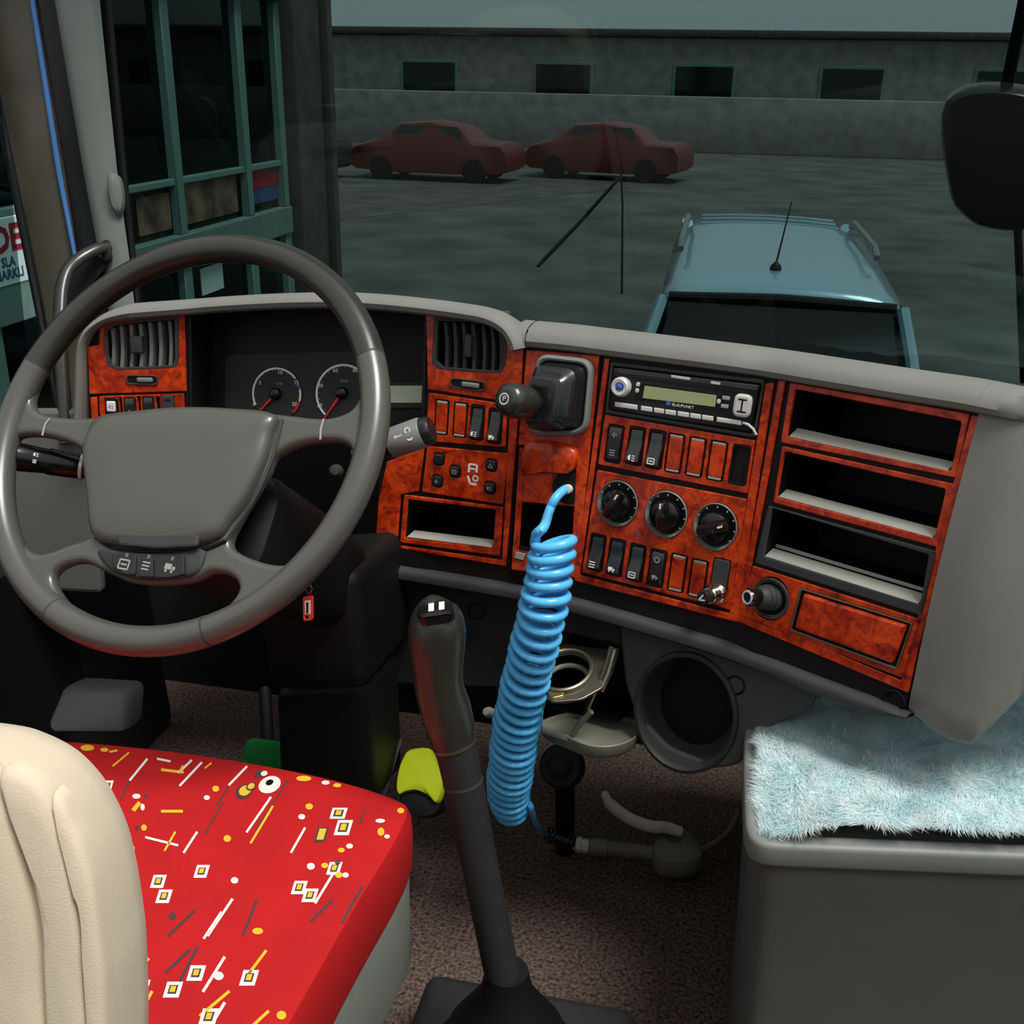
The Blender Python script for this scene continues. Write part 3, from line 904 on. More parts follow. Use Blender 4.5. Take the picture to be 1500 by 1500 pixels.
# right of the instruments
wood(PA, [(625, 450), (700, 454), (752, 476), (767, 512), (762, 591), (628, 570)], [VR], r=0.001)
AS = [(648, 611), (675, 615), (700, 619), (726, 624)]
wood_uv(PA, [(629, 575), (744, 592), (741, 655), (625, 646)], [swhole(PA, c, 0.0200, 0.046) for c in AS])
AB = [(644, 672), (668, 690), (642, 704), (721, 681), (719, 714)]
wood_uv(PA, [(627, 653), (745, 664), (738, 739), (619, 720)], [rp(rect(*PA.uv(*c), .0165, .0175), .006, 4) for c in AB])
wood(PA, [(593, 724), (738, 742), (733, 814), (587, 794)], [SHA])
wood(PA, [(568, 676), (622, 656), (614, 719), (588, 724), (582, 798), (736, 820), (748, 594), (761, 596), (742, 829), (551, 797), (556, 730)], r=0.001)
# left of the instruments
wood(PD, [(129, 508), (146, 505), (147, 462), (262, 450), (271, 450), (274, 573), (132, 577)], [VL], r=0.001)
LS = [(165, 600), (192, 599), (219, 598), (247, 597)]
wood_uv(PD, [(146, 580), (270, 576), (272, 640), (148, 640)], [swhole(PD, c, 0.0185, 0.036) for c in LS])
wood(PD, [(133, 582), (143, 581), (145, 640), (136, 640)], r=0.001)

# ---- black strip and lit ledge under the trim
def ribbon(name, top, bot, mat, h=0.0, par=dash, thick=0.006):
    rings = []
    for (x0, y0), (x1, y1) in zip(top, bot):
        pl = plane_for((x0 + x1) / 2)
        a, b = pl.at(x0, y0, h), pl.at(x1, y1, h)
        rings.append([a, b, b - pl.n * thick, a - pl.n * thick])
    return loft(name, rings, mat, par, smooth=False)
ribbon('lower_strip', [(545, 796), (640, 812), (742, 829), (843, 850), (960, 879), (1079, 909), (1200, 960), (1331, 1016)],
       [(541, 824), (640, 838), (756, 860), (838, 877), (955, 910), (1074, 946), (1195, 994), (1326, 1046)], 'black', -0.002)
LEDGE = [(541, 826), (640, 841), (756, 861), (838, 879), (955, 912), (1074, 948), (1195, 995), (1300, 1034), (1334, 1046)]
led_pf = [(.006, .02), (.004, -.004), (.0, -.009), (-.005, -.011), (-.012, -.010), (-.016, -.004), (-.017, .03)]
lpx = dense(LEDGE, 4)
sweep('ledge', lpx, led_pf, 'charcoal', scale=[1.0 if x < 1280 else max(.25, 1 - (x - 1280) / 70) for x, y in lpx])

# ---- lower panels
PAL = PA.off(-0.035)
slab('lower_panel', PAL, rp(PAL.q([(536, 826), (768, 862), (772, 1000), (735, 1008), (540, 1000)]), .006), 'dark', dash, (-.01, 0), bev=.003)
PML = PM.off(-0.030)
SPK = (1004, 1044)
spk_uv = PML.uv(*SPK)
slab('lower_console', PML, rp(PML.q([(905, 896), (1000, 920), (1110, 958), (1200, 996), (1190, 1040), (1092, 1080), (1086, 1120), (1040, 1128), (975, 1102), (935, 1060), (915, 1000)]), .01), 'lower_grey', dash, (-.012, 0), [circ(*spk_uv, .062, .073, 40)], bev=.004)
slab('lower_console', PML, rp(PML.q([(766, 862), (905, 896), (910, 946), (822, 926), (766, 915)]), .003), 'dark', dash, (-.012, -.001), bev=.003)
for pl, (x, y), r in ((PAL, (698, 895), .010), (PML, (1077, 1004), .010), (PR, (1310, 1026), .0095)):
    u, v = pl.uv(x, y)
    o = lathe('screw_cup', pl.w(u, v, -.006), pl.n, [(-.004, .0005), (-.004, r * .75), (.006, r), (.0075, r * 1.15), (.0065, r * 1.3), (.004, r * 1.35)], 'black', dash, 20, cap=False)
# ---- round speaker well
sp = thing('speaker_well', 'round black speaker opening in the lower console', 'speaker', PML.w(*spk_uv, -.03))
rings = []
for rr, z in ((1.12, -.001), (1.10, .004), (1.03, .006), (.99, .002), (.96, -.012), (.90, -.035), (.80, -.05)):
    rings.append([PML.w(spk_uv[0] + .062 * rr * cos(a), spk_uv[1] + .073 * rr * sin(a), z) for a in [2 * pi * k / 48 for k in range(48)]])
loft('trim_ring', rings, 'charcoal', sp, cap=False)
rings = [[PML.w(spk_uv[0] + .062 * rr * cos(a), spk_uv[1] + .073 * rr * sin(a), z) for a in [2 * pi * k / 48 for k in range(48)]] for rr, z in ((.82, -.048), (.6, -.06), (.3, -.066), (.28, -.060), (.1, -.056))]
loft('speaker_cone', rings, 'black', sp)

# ---- column pedestal down to the floor, left of the gear lever
pd = thing('column_pedestal', 'black plastic pedestal below the steering column', 'pedestal', P(460, 1110, 1.55))
def tower(name, top, bot, d0, d1, deep, mat, par):
    back = Vector((0.1, 1, 0)).normalized() * deep
    a = [P(*top[0], d0), P(*top[1], d0)]; b = [P(*bot[0], d1), P(*bot[1], d1)]
    return bbox_mesh(name, [b[0], b[1], b[1] + back, b[0] + back, a[0], a[1], a[1] + back, a[0] + back], mat, par, 0.02, 4)
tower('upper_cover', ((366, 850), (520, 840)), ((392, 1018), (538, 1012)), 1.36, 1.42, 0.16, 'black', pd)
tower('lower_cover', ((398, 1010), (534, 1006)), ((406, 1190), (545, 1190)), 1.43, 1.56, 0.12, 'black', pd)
# ---- left lower dash and kick panel
lp = PD.off(-0.03)
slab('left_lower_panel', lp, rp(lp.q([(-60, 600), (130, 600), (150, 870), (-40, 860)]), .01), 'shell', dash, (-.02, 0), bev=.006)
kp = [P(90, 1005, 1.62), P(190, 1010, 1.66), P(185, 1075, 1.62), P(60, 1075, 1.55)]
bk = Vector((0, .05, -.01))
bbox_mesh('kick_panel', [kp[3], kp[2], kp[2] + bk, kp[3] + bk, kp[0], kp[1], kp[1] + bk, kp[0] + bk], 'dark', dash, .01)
# ================================================================== FITTINGS IN THE DASH
# ---- air vents
def vent(pl, outline, xs, tab, label, slot):
    uv = pl.q(outline)
    cx = sum(p[0] for p in uv) / len(uv); cy = sum(p[1] for p in uv) / len(uv)
    t = thing('air_vent', label, 'vent', pl.w(cx, cy, -.02), 'dashboard air vents')
    ring = [tuple(p) for p in uv]
    recess('housing', pl, ring, 0.045, 'black', t, 0.0, 0.9)
    inner = [(cx + (x - cx) * .91, cy + (y - cy) * .91) for x, y in ring]
    slab('rim', pl, ring, 'charcoal', t, (-.003, .0035), [inner], .0003)
    for x0, y0, y1 in xs:
        u0, v0 = pl.uv(x0, y0, -.004); u1, v1 = pl.uv(x0 + (y1 - y0) * .02, y1, -.004)
        m = 6
        rg = []
        for k in range(m + 1):
            s = k / m
            u = u0 + (u1 - u0) * s + .0018 * sin(pi * s); v = v0 + (v1 - v0) * s
            rg.append([pl.w(u - .0012, v, -.004), pl.w(u + .0030, v, -.005), pl.w(u + .0060, v, -.024), pl.w(u + .0040, v, -.024)])
        loft('slat', rg, 'mid' if slot else 'charcoal', t)
    u, v = pl.uv(*tab)
    pbox('slider_tab', pl, u, v, .017 if slot else .010, .024 if slot else .03, -.010, .004, 'charcoal', t, .003, 3)
    return t
vent(PR if False else PA, VR, [(651, 472, 540), (664, 472, 541), (677, 473, 541), (691, 474, 542), (706, 475, 543), (719, 477, 544), (731, 482, 544)], (686, 507), 'air vent with dark upright slats right of the instruments', False)
vent(PD, VL, [(163, 480, 537), (176, 477, 538), (190, 475, 538), (204, 474, 538), (218, 472, 538), (232, 471, 537), (247, 470, 536)], (200, 505), 'air vent with grey upright slats left of the instruments', True)
def slot_button(pl, a, b, label):
    (u0, v0), (u1, v1) = pl.uv(*a), pl.uv(*b)
    cu, cv, w, h = (u0 + u1) / 2, (v0 + v1) / 2, abs(u1 - u0), .0135
    t = thing('vent_shutter', label, 'control', pl.w(cu, cv, .003), 'vent shutter wheels')
    slab('bezel', pl, rp(rect(cu, cv, w, h), .0065, 5), 'charcoal', t, (.0028, .0050), [rp(rect(cu, cv, w - .004, h - .004), .0045, 5)], .0008)
    slab('plate', pl, rp(rect(cu, cv, w - .003, h - .003), .005, 5), 'black', t, (.0028, .0034), (), .0002)
    pbox('thumb_wheel', pl, cu + .004, cv, w * .5, h * .5, .003, .0065, 'mid', t, .002, 3)
slot_button(PA, (661, 562), (713, 564), 'oval shutter wheel under the vent right of the instruments')
slot_button(PD, (186, 556), (233, 556), 'oval shutter wheel under the vent left of the instruments')

# ---- rocker switches
def icon(kind, s):
    """small white pictograms, outlines in units of s"""
    k = []
    if kind == 'lamp':
        k += [arc(-.1 * s, 0, .0, .42 * s, pi / 2, 3 * pi / 2, 10)[:11] + [(-.1 * s, -.42 * s)]]
        k += [bar((.1 * s, y * s), (.6 * s, y * s - .1 * s), .12 * s) for y in (.35, 0, -.35)]
    elif kind == 'bars':
        k += [bar((-.5 * s, y * s), (.5 * s, y * s), .16 * s) for y in (.4, 0, -.4)]
    elif kind == 'ring':
        k += strip_polys(0, 0, .34 * s, .52 * s, 0, 2 * pi, 14)
    elif kind == 'box':
        k += [bar((-.5 * s, -.4 * s), (.5 * s, -.4 * s), .14 * s), bar((-.5 * s, .4 * s), (.5 * s, .4 * s), .14 * s), bar((-.5 * s, -.4 * s), (-.5 * s, .4 * s), .14 * s), bar((.5 * s, -.4 * s), (.5 * s, .4 * s), .14 * s), bar((-.3 * s, 0), (.3 * s, 0), .14 * s)]
    elif kind == 'tri':
        k += [bar((-.5 * s, -.4 * s), (.5 * s, -.4 * s), .13 * s), bar((-.5 * s, -.4 * s), (0, .5 * s), .13 * s), bar((.5 * s, -.4 * s), (0, .5 * s), .13 * s)]
    elif kind == 'fan':
        k += [bar((-.5 * s, 0), (.5 * s, 0), .18 * s), bar((0, -.5 * s), (0, .5 * s), .18 * s)] + strip_polys(0, 0, .10 * s, .22 * s, 0, 2 * pi, 10)
    elif kind == 'truck':
        k += [rect(-.15 * s, .1 * s, .7 * s, .5 * s), rect(.42 * s, 0, .28 * s, .3 * s), circ(-.3 * s, -.3 * s, .13 * s, n=8), circ(.3 * s, -.3 * s, .13 * s, n=8)]
    elif kind == 'seat':
        k += [bar((-.4 * s, .5 * s), (-.15 * s, -.35 * s), .2 * s), bar((-.15 * s, -.35 * s), (.45 * s, -.4 * s), .2 * s), circ(.2 * s, .25 * s, .14 * s, n=8)]
    return k
def shift(polys, u, v): return [[(x + u, y + v) for x, y in p] for p in polys]
def rocker(pl, c, label, style='flip', ic=('lamp',), w=SWW, hh=SWH, grp='rocker switches'):
    u, v = pl.uv(*c)
    t = thing('rocker_switch', label, 'switch', pl.w(u, v, -.005), grp)
    w2, h2 = w - .0015, hh - .0015
    slab('surround', pl, rp(rect(u, v, w2, h2), .003, 3), 'black', t, (-.004, .0036), [rp(rect(u, v, w2 - .003, h2 - .004), .0025, 3)], .0006)
    wi, hi = w2 - .0036, h2 - .005
    # profile along the height: (v, height); style 'flip' is pressed at the top so the foot stands out
    if style == 'flip': pf = [(-.5, .000), (-.5, .0085), (-.42, .0130), (-.25, .0112), (0, .0058), (.25, .0030), (.42, .0028), (.5, .0010), (.5, -.002)]
    else: pf = [(-.5, .000), (-.5, .0035), (-.42, .0055), (-.2, .0062), (0, .0060), (.2, .0062), (.42, .0055), (.5, .0035), (.5, -.002)]
    rg = []
    for s, e in ((-1, .0012), (-.86, 0), (.86, 0), (1, .0012)):
        rg.append([pl.w(u + s * wi / 2, v + a * hi, max(z - e, -.002)) for a, z in pf])
    rk = loft('rocker', rg, 'switch_black', t)
    if style == 'flip':
        n_ = Vector((0, pf[3][0] * hi - pf[2][0] * hi, pf[3][1] - pf[2][1]))
        # pictogram sits on the swollen foot
        sl = (pf[3][1] - pf[1][1])
        vv = v - .33 * hi
        q = PL(pl.w(u, vv, .0130), 0, 0, pl.ex, (pl.n + pl.ey * 0.16).normalized())
        flat('pictogram', q, icon(ic[0], wi * .5), 'white_print', rk, .0003)
    else:
        for k_, i_ in enumerate(ic):
            vv = v + (.28 if k_ == 0 else -.26) * hi
            if len(ic) == 1: vv = v - .1 * hi
            q = PL(pl.w(u, vv, .0064), 0, 0, pl.ex, pl.n)
            flat('pictogram', q, icon(i_, wi * .45), 'grey_print', rk, .0003)
    return t
def blank(pl, c, label, w=SWW, hh=SWH, mat='wood'):
    u, v = pl.uv(*c)
    t = thing('switch_blank', label, 'switch blank', pl.w(u, v, -.005), 'wood faced switch blanks')
    w2, h2 = w - .0015, hh - .0015
    slab('surround', pl, rp(rect(u, v, w2, h2), .003, 3), 'black', t, (-.004, .0030), [rp(rect(u, v, w2 - .002, h2 - .005), .0022, 3)], .0005)
    slab('face', pl, rp(rect(u, v, w2 - .003, h2 - .007), .002, 3), mat, t, (-.003, .0042), (), .0012)
    for s in (-1, 1):
        slab('edge_clip', pl, rp(rect(u, v + s * (h2 / 2 - .0022), w2 - .004, .0028), .001, 2), 'lip', t, (-.002, .0040), (), .0006)
rocker(PM, ROW1[0], 'black two-way switch below the left end of the radio', 'flat', ('fan', 'bars'))
rocker(PM, ROW1[1], 'second rocker switch from the left under the radio', 'flip', ('lamp',))
rocker(PM, ROW1[2], 'third rocker switch from the left under the radio', 'flip', ('box',))
blank(PM, ROW1[3], 'wood faced blank beside the third rocker under the radio')
blank(PM, ROW1[4], 'middle one of three wood faced blanks under the radio')
blank(PM, ROW1[5], 'wood faced blank beside the empty black slot under the radio')
u, v = PM.uv(*ROW1[6])
t = thing('empty_switch_slot', 'empty black switch slot at the right end below the radio', 'slot', PM.w(u, v, -.01))
so = rp(rect(u, v, SWW - .001, SWH - .001), .003, 3)
recess('well', PM, so, .004, 'gloss_black', t, .0, .9)
slab('rim', PM, so, 'black', t, (-.001, .0034), [rp(rect(u, v, SWW - .004, SWH - .004), .0025, 3)], .0006)
rocker(PM, ROW2[0], 'rocker switch at the far left of the row below the dials', 'flip', ('bars',))
rocker(PM, ROW2[1], 'second rocker switch of the row below the dials', 'flip', ('truck',))
rocker(PM, ROW2[2], 'third rocker switch of the row below the dials', 'flip', ('box',))
rocker(PM, ROW2[3], 'black two-way switch with two symbols below the middle dial', 'flat', ('ring', 'truck'))
blank(PM, ROW2[4], 'wood faced blank right of the two-symbol switch below the dials')
blank(PM, ROW2[5], 'wood faced blank beside the chrome key switch')
# chrome lock on a grey blank
u, v = PM.uv(*ROW2[6])
t = thing('key_switch', 'chrome key switch on a grey blank below the right dial', 'switch', PM.w(u, v, 0))
slab('blank_plate', PM, rp(rect(u, v, SWW - .002, SWH - .002), .003, 3), 'charcoal', t, (-.003, .0040), (), .0012)
kc = PM.uv(1051, 869)
ka = (PM.n * 1.0 - PM.ex * .35 - PM.ey * .05).normalized()
ko = PM.w(kc[0], kc[1], .003)
lathe('collar', ko, ka, [(0, .0145), (.003, .0145), (.006, .0125), (.008, .0128), (.011, .0110), (.013, .0112), (.016, .0095)], 'chrome', t, 28)
k2 = lathe('key_head', ko + ka * .016, ka, [(0, .0075), (.010, .0085), (.012, .0080), (.0125, .0005)], 'switch_black', t, 24)
kq = PL(ko + ka * .0287, 0, 0, PM.ex, ka)
flat('arrow_mark', kq, [bar((-.004, -.003), (.002, .004), .0018), bar((-.004, -.003), (.004, -.003), .0018)], 'white_print', k2)

rocker(PA, AS[2], 'left rocker switch under the vent right of the instruments', 'flip', ('lamp',), .020, .046)
rocker(PA, AS[3], 'rocker switch beside the hand brake knob', 'flip', ('truck',), .020, .046)
blank(PA, AS[0], 'wood faced blank nearest the instruments under the right vent', .020, .046)
blank(PA, AS[1], 'wood faced blank beside the left rocker under the right vent', .020, .046)
rocker(PD, LS[1], 'black switch beside the white button left of the instruments', 'flat', ('fan',), .0185, .036)
rocker(PD, LS[2], 'third switch of the row under the left vent', 'flat', ('lamp',), .0185, .036)
u, v = PD.uv(*LS[0])
t = thing('white_push_button', 'white push button at the left end under the left vent', 'button', PD.w(u, v, 0))
slab('surround', PD, rp(rect(u, v, .0172, .0348), .003, 3), 'black', t, (-.003, .0036), (), .001)
slab('cap', PD, rp(rect(u, v + .005, .0125, .0145), .002, 3), 'white_print', t, (.003, .0062), (), .0015)
flat('symbol', PD, shift(icon('lamp', .006), u, v + .005), 'grey_print', t, .0065)
u, v = PD.uv(*LS[3])
t = thing('grey_blank', 'dark grey plastic blank at the right end under the left vent', 'switch blank', PD.w(u, v, 0))
slab('face', PD, rp(rect(u, v, .0175, .035), .003, 3), 'charcoal', t, (-.003, .0042), (), .0014)
slab('notch', PD, rp(rect(u, v + .011, .008, .003), .001, 3), 'black', t, (.004, .0046), (), .0002)

# ---- round-cornered push buttons on the seat heating panel
bl = ['plain square button at the top left of the push button panel', 'button in the second column of the push button panel', 'button at the lower left of the push button panel', 'upper button at the right of the push button panel', 'lower button at the right of the push button panel']
for i, c in enumerate(AB):
    u, v = PA.uv(*c)
    t = thing('push_button', bl[i], 'button', PA.w(u, v, 0), 'push buttons right of the wheel')
    slab('surround', PA, rp(rect(u, v, .0162, .0172), .006, 4), 'black', t, (-.002, .0034), (), .0008)
    slab('cap', PA, rp(rect(u, v, .0128, .0138), .005, 4), 'switch_black', t, (.003, .0064), (), .0022)
    if i: flat('symbol', PA, shift(icon(('ring', 'box', 'fan', 'tri', 'lamp')[i], .0060), u, v), 'grey_print', t, .0067)
u, v = PA.uv(693, 694)
o = flat('seat_symbol_print', PA, [bar((u - .005, v + .013), (u - .005, v + .002), .003), bar((u - .005, v + .013), (u + .006, v + .013), .0025), bar((u + .006, v + .013), (u + .006, v + .003), .003), bar((u - .004, v + .007), (u + .004, v + .007), .002),
                                   bar((u - .006, v - .003), (u - .002, v - .013), .003), bar((u - .002, v - .013), (u + .007, v - .013), .003)] + shift(strip_polys(0, 0, .0028, .0045, 0, 2 * pi, 12), u + .005, v - .005), 'white_print', dash, .0031)

# ---- storage slots with ribbed grey lips
def slot(pl, op, lip, label, depth=.11, h=-.001, lipmat='lip'):
    uv = rp(pl.q(op), .003, 3)
    cx = sum(p[0] for p in uv) / len(uv); cy = sum(p[1] for p in uv) / len(uv)
    t = thing('storage_slot', label, 'storage slot', pl.w(cx, cy, -.05), 'open storage slots')
    recess('liner', pl, uv, depth, 'black', t, h, .92)
    a = pl.q(lip)
    # lip: a sloped shelf edge with fine ribs
    tl, tr, br, bl_ = (Vector(p) for p in a)
    pts = [pl.w(*bl_, .002), pl.w(*br, .002), pl.w(*tr, -.013), pl.w(*tl, -.013)]
    dn = pl.n * -.004 - pl.ey * .003
    l = bbox_mesh('lip', [p + dn for p in pts] + pts, lipmat, t, .0012, 2)
    return t
slot(PR, SH1, [(1160, 627), (1395, 678), (1389, 689), (1156, 639)], 'top storage slot of the right console', lipmat='lip')
slot(PR, SH2, [(1144, 717), (1372, 777), (1367, 787), (1141, 727)], 'middle storage slot of the right console')
slot(PR, SH3, [(1124, 804), (1350, 873), (1346, 884), (1121, 814)], 'bottom storage slot in a dark plastic frame above the ashtray')
slot(PA, SHA, [(601, 779), (724, 794), (721, 801), (596, 786)], 'small storage slot behind the steering wheel rim', .09)
slab('print_ridge', PR, rp(PR.q([(1122, 799), (1350, 868), (1349, 873), (1121, 804)]), .001), 'lip', dash, (-.022, -.020), (), .0004)

# ---- radio
def radio():
    uc = PM.uv(1003, 585)
    t = thing('car_radio', 'black car radio with a green display and silver knob', 'radio', PM.w(*uc, -.03))
    slab('trim_frame', PM, rp(PM.q([(896, 530), (1122, 556), (1107, 641), (888, 605)]), .003), 'charcoal', t, (-.003, .0045), [rp(PM.q([(900, 536), (1117, 562), (1104, 635), (893, 600)]), .002)], .0015)
    face = rp(PM.q([(901, 538), (1116, 563), (1103, 634), (894, 599)]), .003)
    slab('faceplate', PM, face, 'gloss_black', t, (-.03, .007), (), .0025)
    q = PM.off(.007)
    slab('disc_slot_cover', q, rp(q.q([(906, 539), (1112, 565), (1110, 572), (905, 546)]), .001), 'charcoal', t, (0, .002), (), .0008)
    slab('disc_slot', q, rp(q.q([(902, 549), (1098, 574), (1097, 577), (902, 552)]), .001), 'black', t, (0, .0012), (), .0003)
    for a, b in (((984, 549), (1012, 553)), ((1042, 558), (1056, 560))):
        slab('slot_mark', q, rp(q.q([a, b, (b[0], b[1] + 4), (a[0], a[1] + 4)]), .0006), 'silver', t, (.0, .0024), (), .0004)
    slab('display_bezel', q, rp(q.q([(934, 560), (1060, 578), (1057, 602), (930, 586)]), .002), 'black', t, (0, .0012), (), .0004)
    slab('display', q, rp(q.q([(945, 565), (1050, 579), (1048, 596), (942, 583)]), .0006), 'lcd', t, (.0008, .0018), (), .0003)
    ku = q.uv(911.5, 566.5)
    lathe('volume_knob', q.w(*ku, 0), q.n, [(0, .0122), (.006, .0120), (.009, .0112), (.0105, .0095), (.0100, .0060), (.007, .0052), (.007, .0005)], 'silver', t, 32)
    lathe('knob_centre', q.w(*ku, .007), q.n, [(0, .0045), (.003, .0040), (.004, .0022), (.0042, .0003)], 'blue_print', t, 20)
    # right rocker pad
    ru = q.uv(1089, 594)
    rk = slab('cursor_pad', q, rp(rect(ru[0], ru[1], .0215, .027), .008, 6), 'silver', t, (0, .0065), (), .003)
    flat('cursor_mark', q, [bar((ru[0] - .005, ru[1] + .007), (ru[0] + .005, ru[1] + .007), .002), bar((ru[0], ru[1] + .007), (ru[0], ru[1] - .007), .002), bar((ru[0] - .005, ru[1] - .007), (ru[0] + .006, ru[1] - .007), .002)], 'black', rk, .0068)
    # station keys along the lower edge
    X = lambda x: 880 + x / 5.769
    for a, b in ((125, 315), (345, 440), (455, 540), (550, 640), (655, 750), (760, 850), (860, 955), (985, 1195)):
        ya, yb = 510 + (452 + (a - 125) * .149) / 5.769, 510 + (452 + (b - 125) * .149) / 5.769
        slab('station_key', q, rp(q.q([(X(a), ya), (X(b), yb), (X(b) - .3, yb + 7.2), (X(a) - .3, ya + 7.2)]), .001), 'silver', t, (0, .0032), (), .0012)
    tube('trim_tail', [q.at(*p, .001) for p in ((1088, 619), (1096, 622), (1103, 628), (1108, 637))], .0016, 'silver', t, 8)
    for p in ((935.5, 563), (934, 572)):
        uu = q.uv(*p)
        slab('small_key', q, rp(rect(*uu, .0048, .0055), .002, 4), 'silver', t, (0, .003), (), .001)
    uu = q.uv(1053.5, 588); slab('small_key', q, rp(rect(*uu, .0045, .0055), .002, 4), 'silver', t, (0, .003), (), .001)
    for p in ((1064, 583), (1062, 595)):
        uu = q.uv(*p); slab('small_key', q, rp(rect(*uu, .0090, .0045), .001, 3), 'grey_print', t, (0, .0025), (), .0008)
    bu = q.uv(979.5, 591); slab('badge', q, rp(rect(*bu, .006, .0045), .0012, 3), 'blue_print', t, (0, .0018), (), .0004)
    bu = q.uv(1001, 594.8); text('lettering', 'BLAUPUNKT', q, bu[0], bu[1], .0048, 'white_print', t, .0016)
radio()

# ---- heater dials
def dial(c, label, turn, kind):
    u, v = PM.uv(*c)
    t = thing('heater_dial', label, 'dial', PM.w(u, v, 0), 'heater dials')
    rings = []
    for rr, z in ((1.0, .003), (1.0, .0046), (.97, .0054), (.94, .004), (.74, -.012), (.70, -.014), (.05, -.014)):
        rings.append([PM.w(u + KR * rr * cos(a), v + KR * 1.08 * rr * sin(a), z) for a in [2 * pi * k / 40 for k in range(40)]])
    b = loft('bezel', rings, 'mid', t, cap=False)
    # printed scale on the sunk ring
    pol = []
    for k in range(9):
        a = radians(215 - k * 31)
        r0 = KR * .95
        pol += [bar((u + r0 * .90 * cos(a), v + r0 * .90 * sin(a)), (u + r0 * 1.0 * cos(a), v + r0 * 1.0 * sin(a)), .0016)]
    flat('scale_marks', PM, pol, 'grey_print', b, .0050)
    lathe('knob_base', PM.w(u, v, -.010), PM.n, [(0, KR * .72), (.012, KR * .70), (.022, KR * .66), (.0255, KR * .5), (.026, .0005)], 'gloss_black', t, 36)
    # wing grip across the knob
    q = PL(PM.w(u, v, .0150), 0, 0, PM.ex * cos(turn) + PM.ey * sin(turn), PM.n)
    L, W, H = KR * .66, KR * .22, .013
    rg = []
    for s in (-1, -.9, -.5, 0, .5, .9, 1):
        wv = W * (1 - .25 * abs(s)); hh = H * (1 - .25 * s * s) * (0.75 if abs(s) > .95 else 1)
        rg.append([q.w(s * L, -wv * 1.5, 0), q.w(s * L, -wv, hh * .7), q.w(s * L, -wv * .5, hh), q.w(s * L, wv * .5, hh), q.w(s * L, wv, hh * .7), q.w(s * L, wv * 1.5, 0)])
    gk = loft('grip', rg, 'gloss_black', t)
    slab('pointer', q, rp(rect(L * .72, 0, L * .4, .0022), .0008, 3), 'white_print', gk, (H * .86, H * .92), (), .0002)
dial(KN[0], 'left heater dial above the lower switch row', radians(65), 'temp')
dial(KN[1], 'middle heater dial pointing straight up', radians(95), 'dir')
dial(KN[2], 'right heater dial beside the storage slots', radians(25), 'fan')
u, v = PM.uv(935, 780)
flat('fan_symbol_print', PM, shift(icon('tri', .006), u, v), 'blue_print', dash, .0032)

# ---- cigarette lighter
u, v = PR.uv(*LIT)
t = thing('cigarette_lighter', 'black cigarette lighter knob in a dark rim beside the ashtray', 'lighter', PR.w(u, v, 0))
lathe('socket_rim', PR.w(u, v, 0), PR.n, [(-.01, .022), (.003, .0245), (.005, .0235), (.004, .020), (-.006, .019), (-.012, .0175), (-.012, .0005)], 'charcoal', t, 36)
ka = (PR.n - PR.ex * .30 + PR.ey * .06).normalized()
ko = PR.w(u - .001, v, -.006)
lathe('lighter_body', ko, ka, [(0, .0165), (.006, .0165), (.008, .0150), (.012, .0155), (.014, .0138), (.018, .0142), (.020, .0120), (.026, .0105)], 'charcoal', t, 32)
kh = lathe('lighter_knob', ko + ka * .026, ka, [(0, .0080), (.006, .0100), (.014, .0105), (.0165, .0090), (.0150, .0050), (.0152, .0004)], 'gloss_black', t, 28)
lathe('knob_ring', ko + ka * .042, ka, [(0, .0088), (.001, .0082), (.0012, .0062), (0, .0060)], 'silver', t, 28, cap=False)
tube('rim_highlight_ring', [PR.w(u + .0222 * cos(a), v + .0222 * sin(a), .0048) for a in [pi * 1.05 + pi * .55 * k / 14 for k in range(15)]], .0012, 'chrome', t, 6)  # chrome arc put along the dark rim as its highlight
# ---- ashtray lid
lid = [(1177, 864), (1335, 913), (1313, 975), (1163, 920)]
lu = PR.q(lid)
t = thing('ashtray', 'ashtray with a burl wood lid edged in chrome', 'ashtray', PR.w(sum(p[0] for p in lu) / 4, sum(p[1] for p in lu) / 4, 0))
slab('chrome_edge', PR, rp(PR.q([(1174, 860), (1339, 912), (1316, 980), (1159, 922)]), .003), 'steel', t, (-.002, .0042), [rp(PR.q([(1176.5, 863.5), (1336, 913), (1314, 976.5), (1162, 921)]), .002)], .0006)
slab('lid', PR, rp(PR.q([(1180, 868), (1331, 915), (1310, 971), (1167, 919)]), .003), 'wood', t, (-.004, .0065), (), .003)
slab('gap', PR, rp(PR.q([(1177, 865), (1335, 913), (1313, 975), (1163, 921)]), .003), 'black', t, (-.006, -.003), (), .0003)

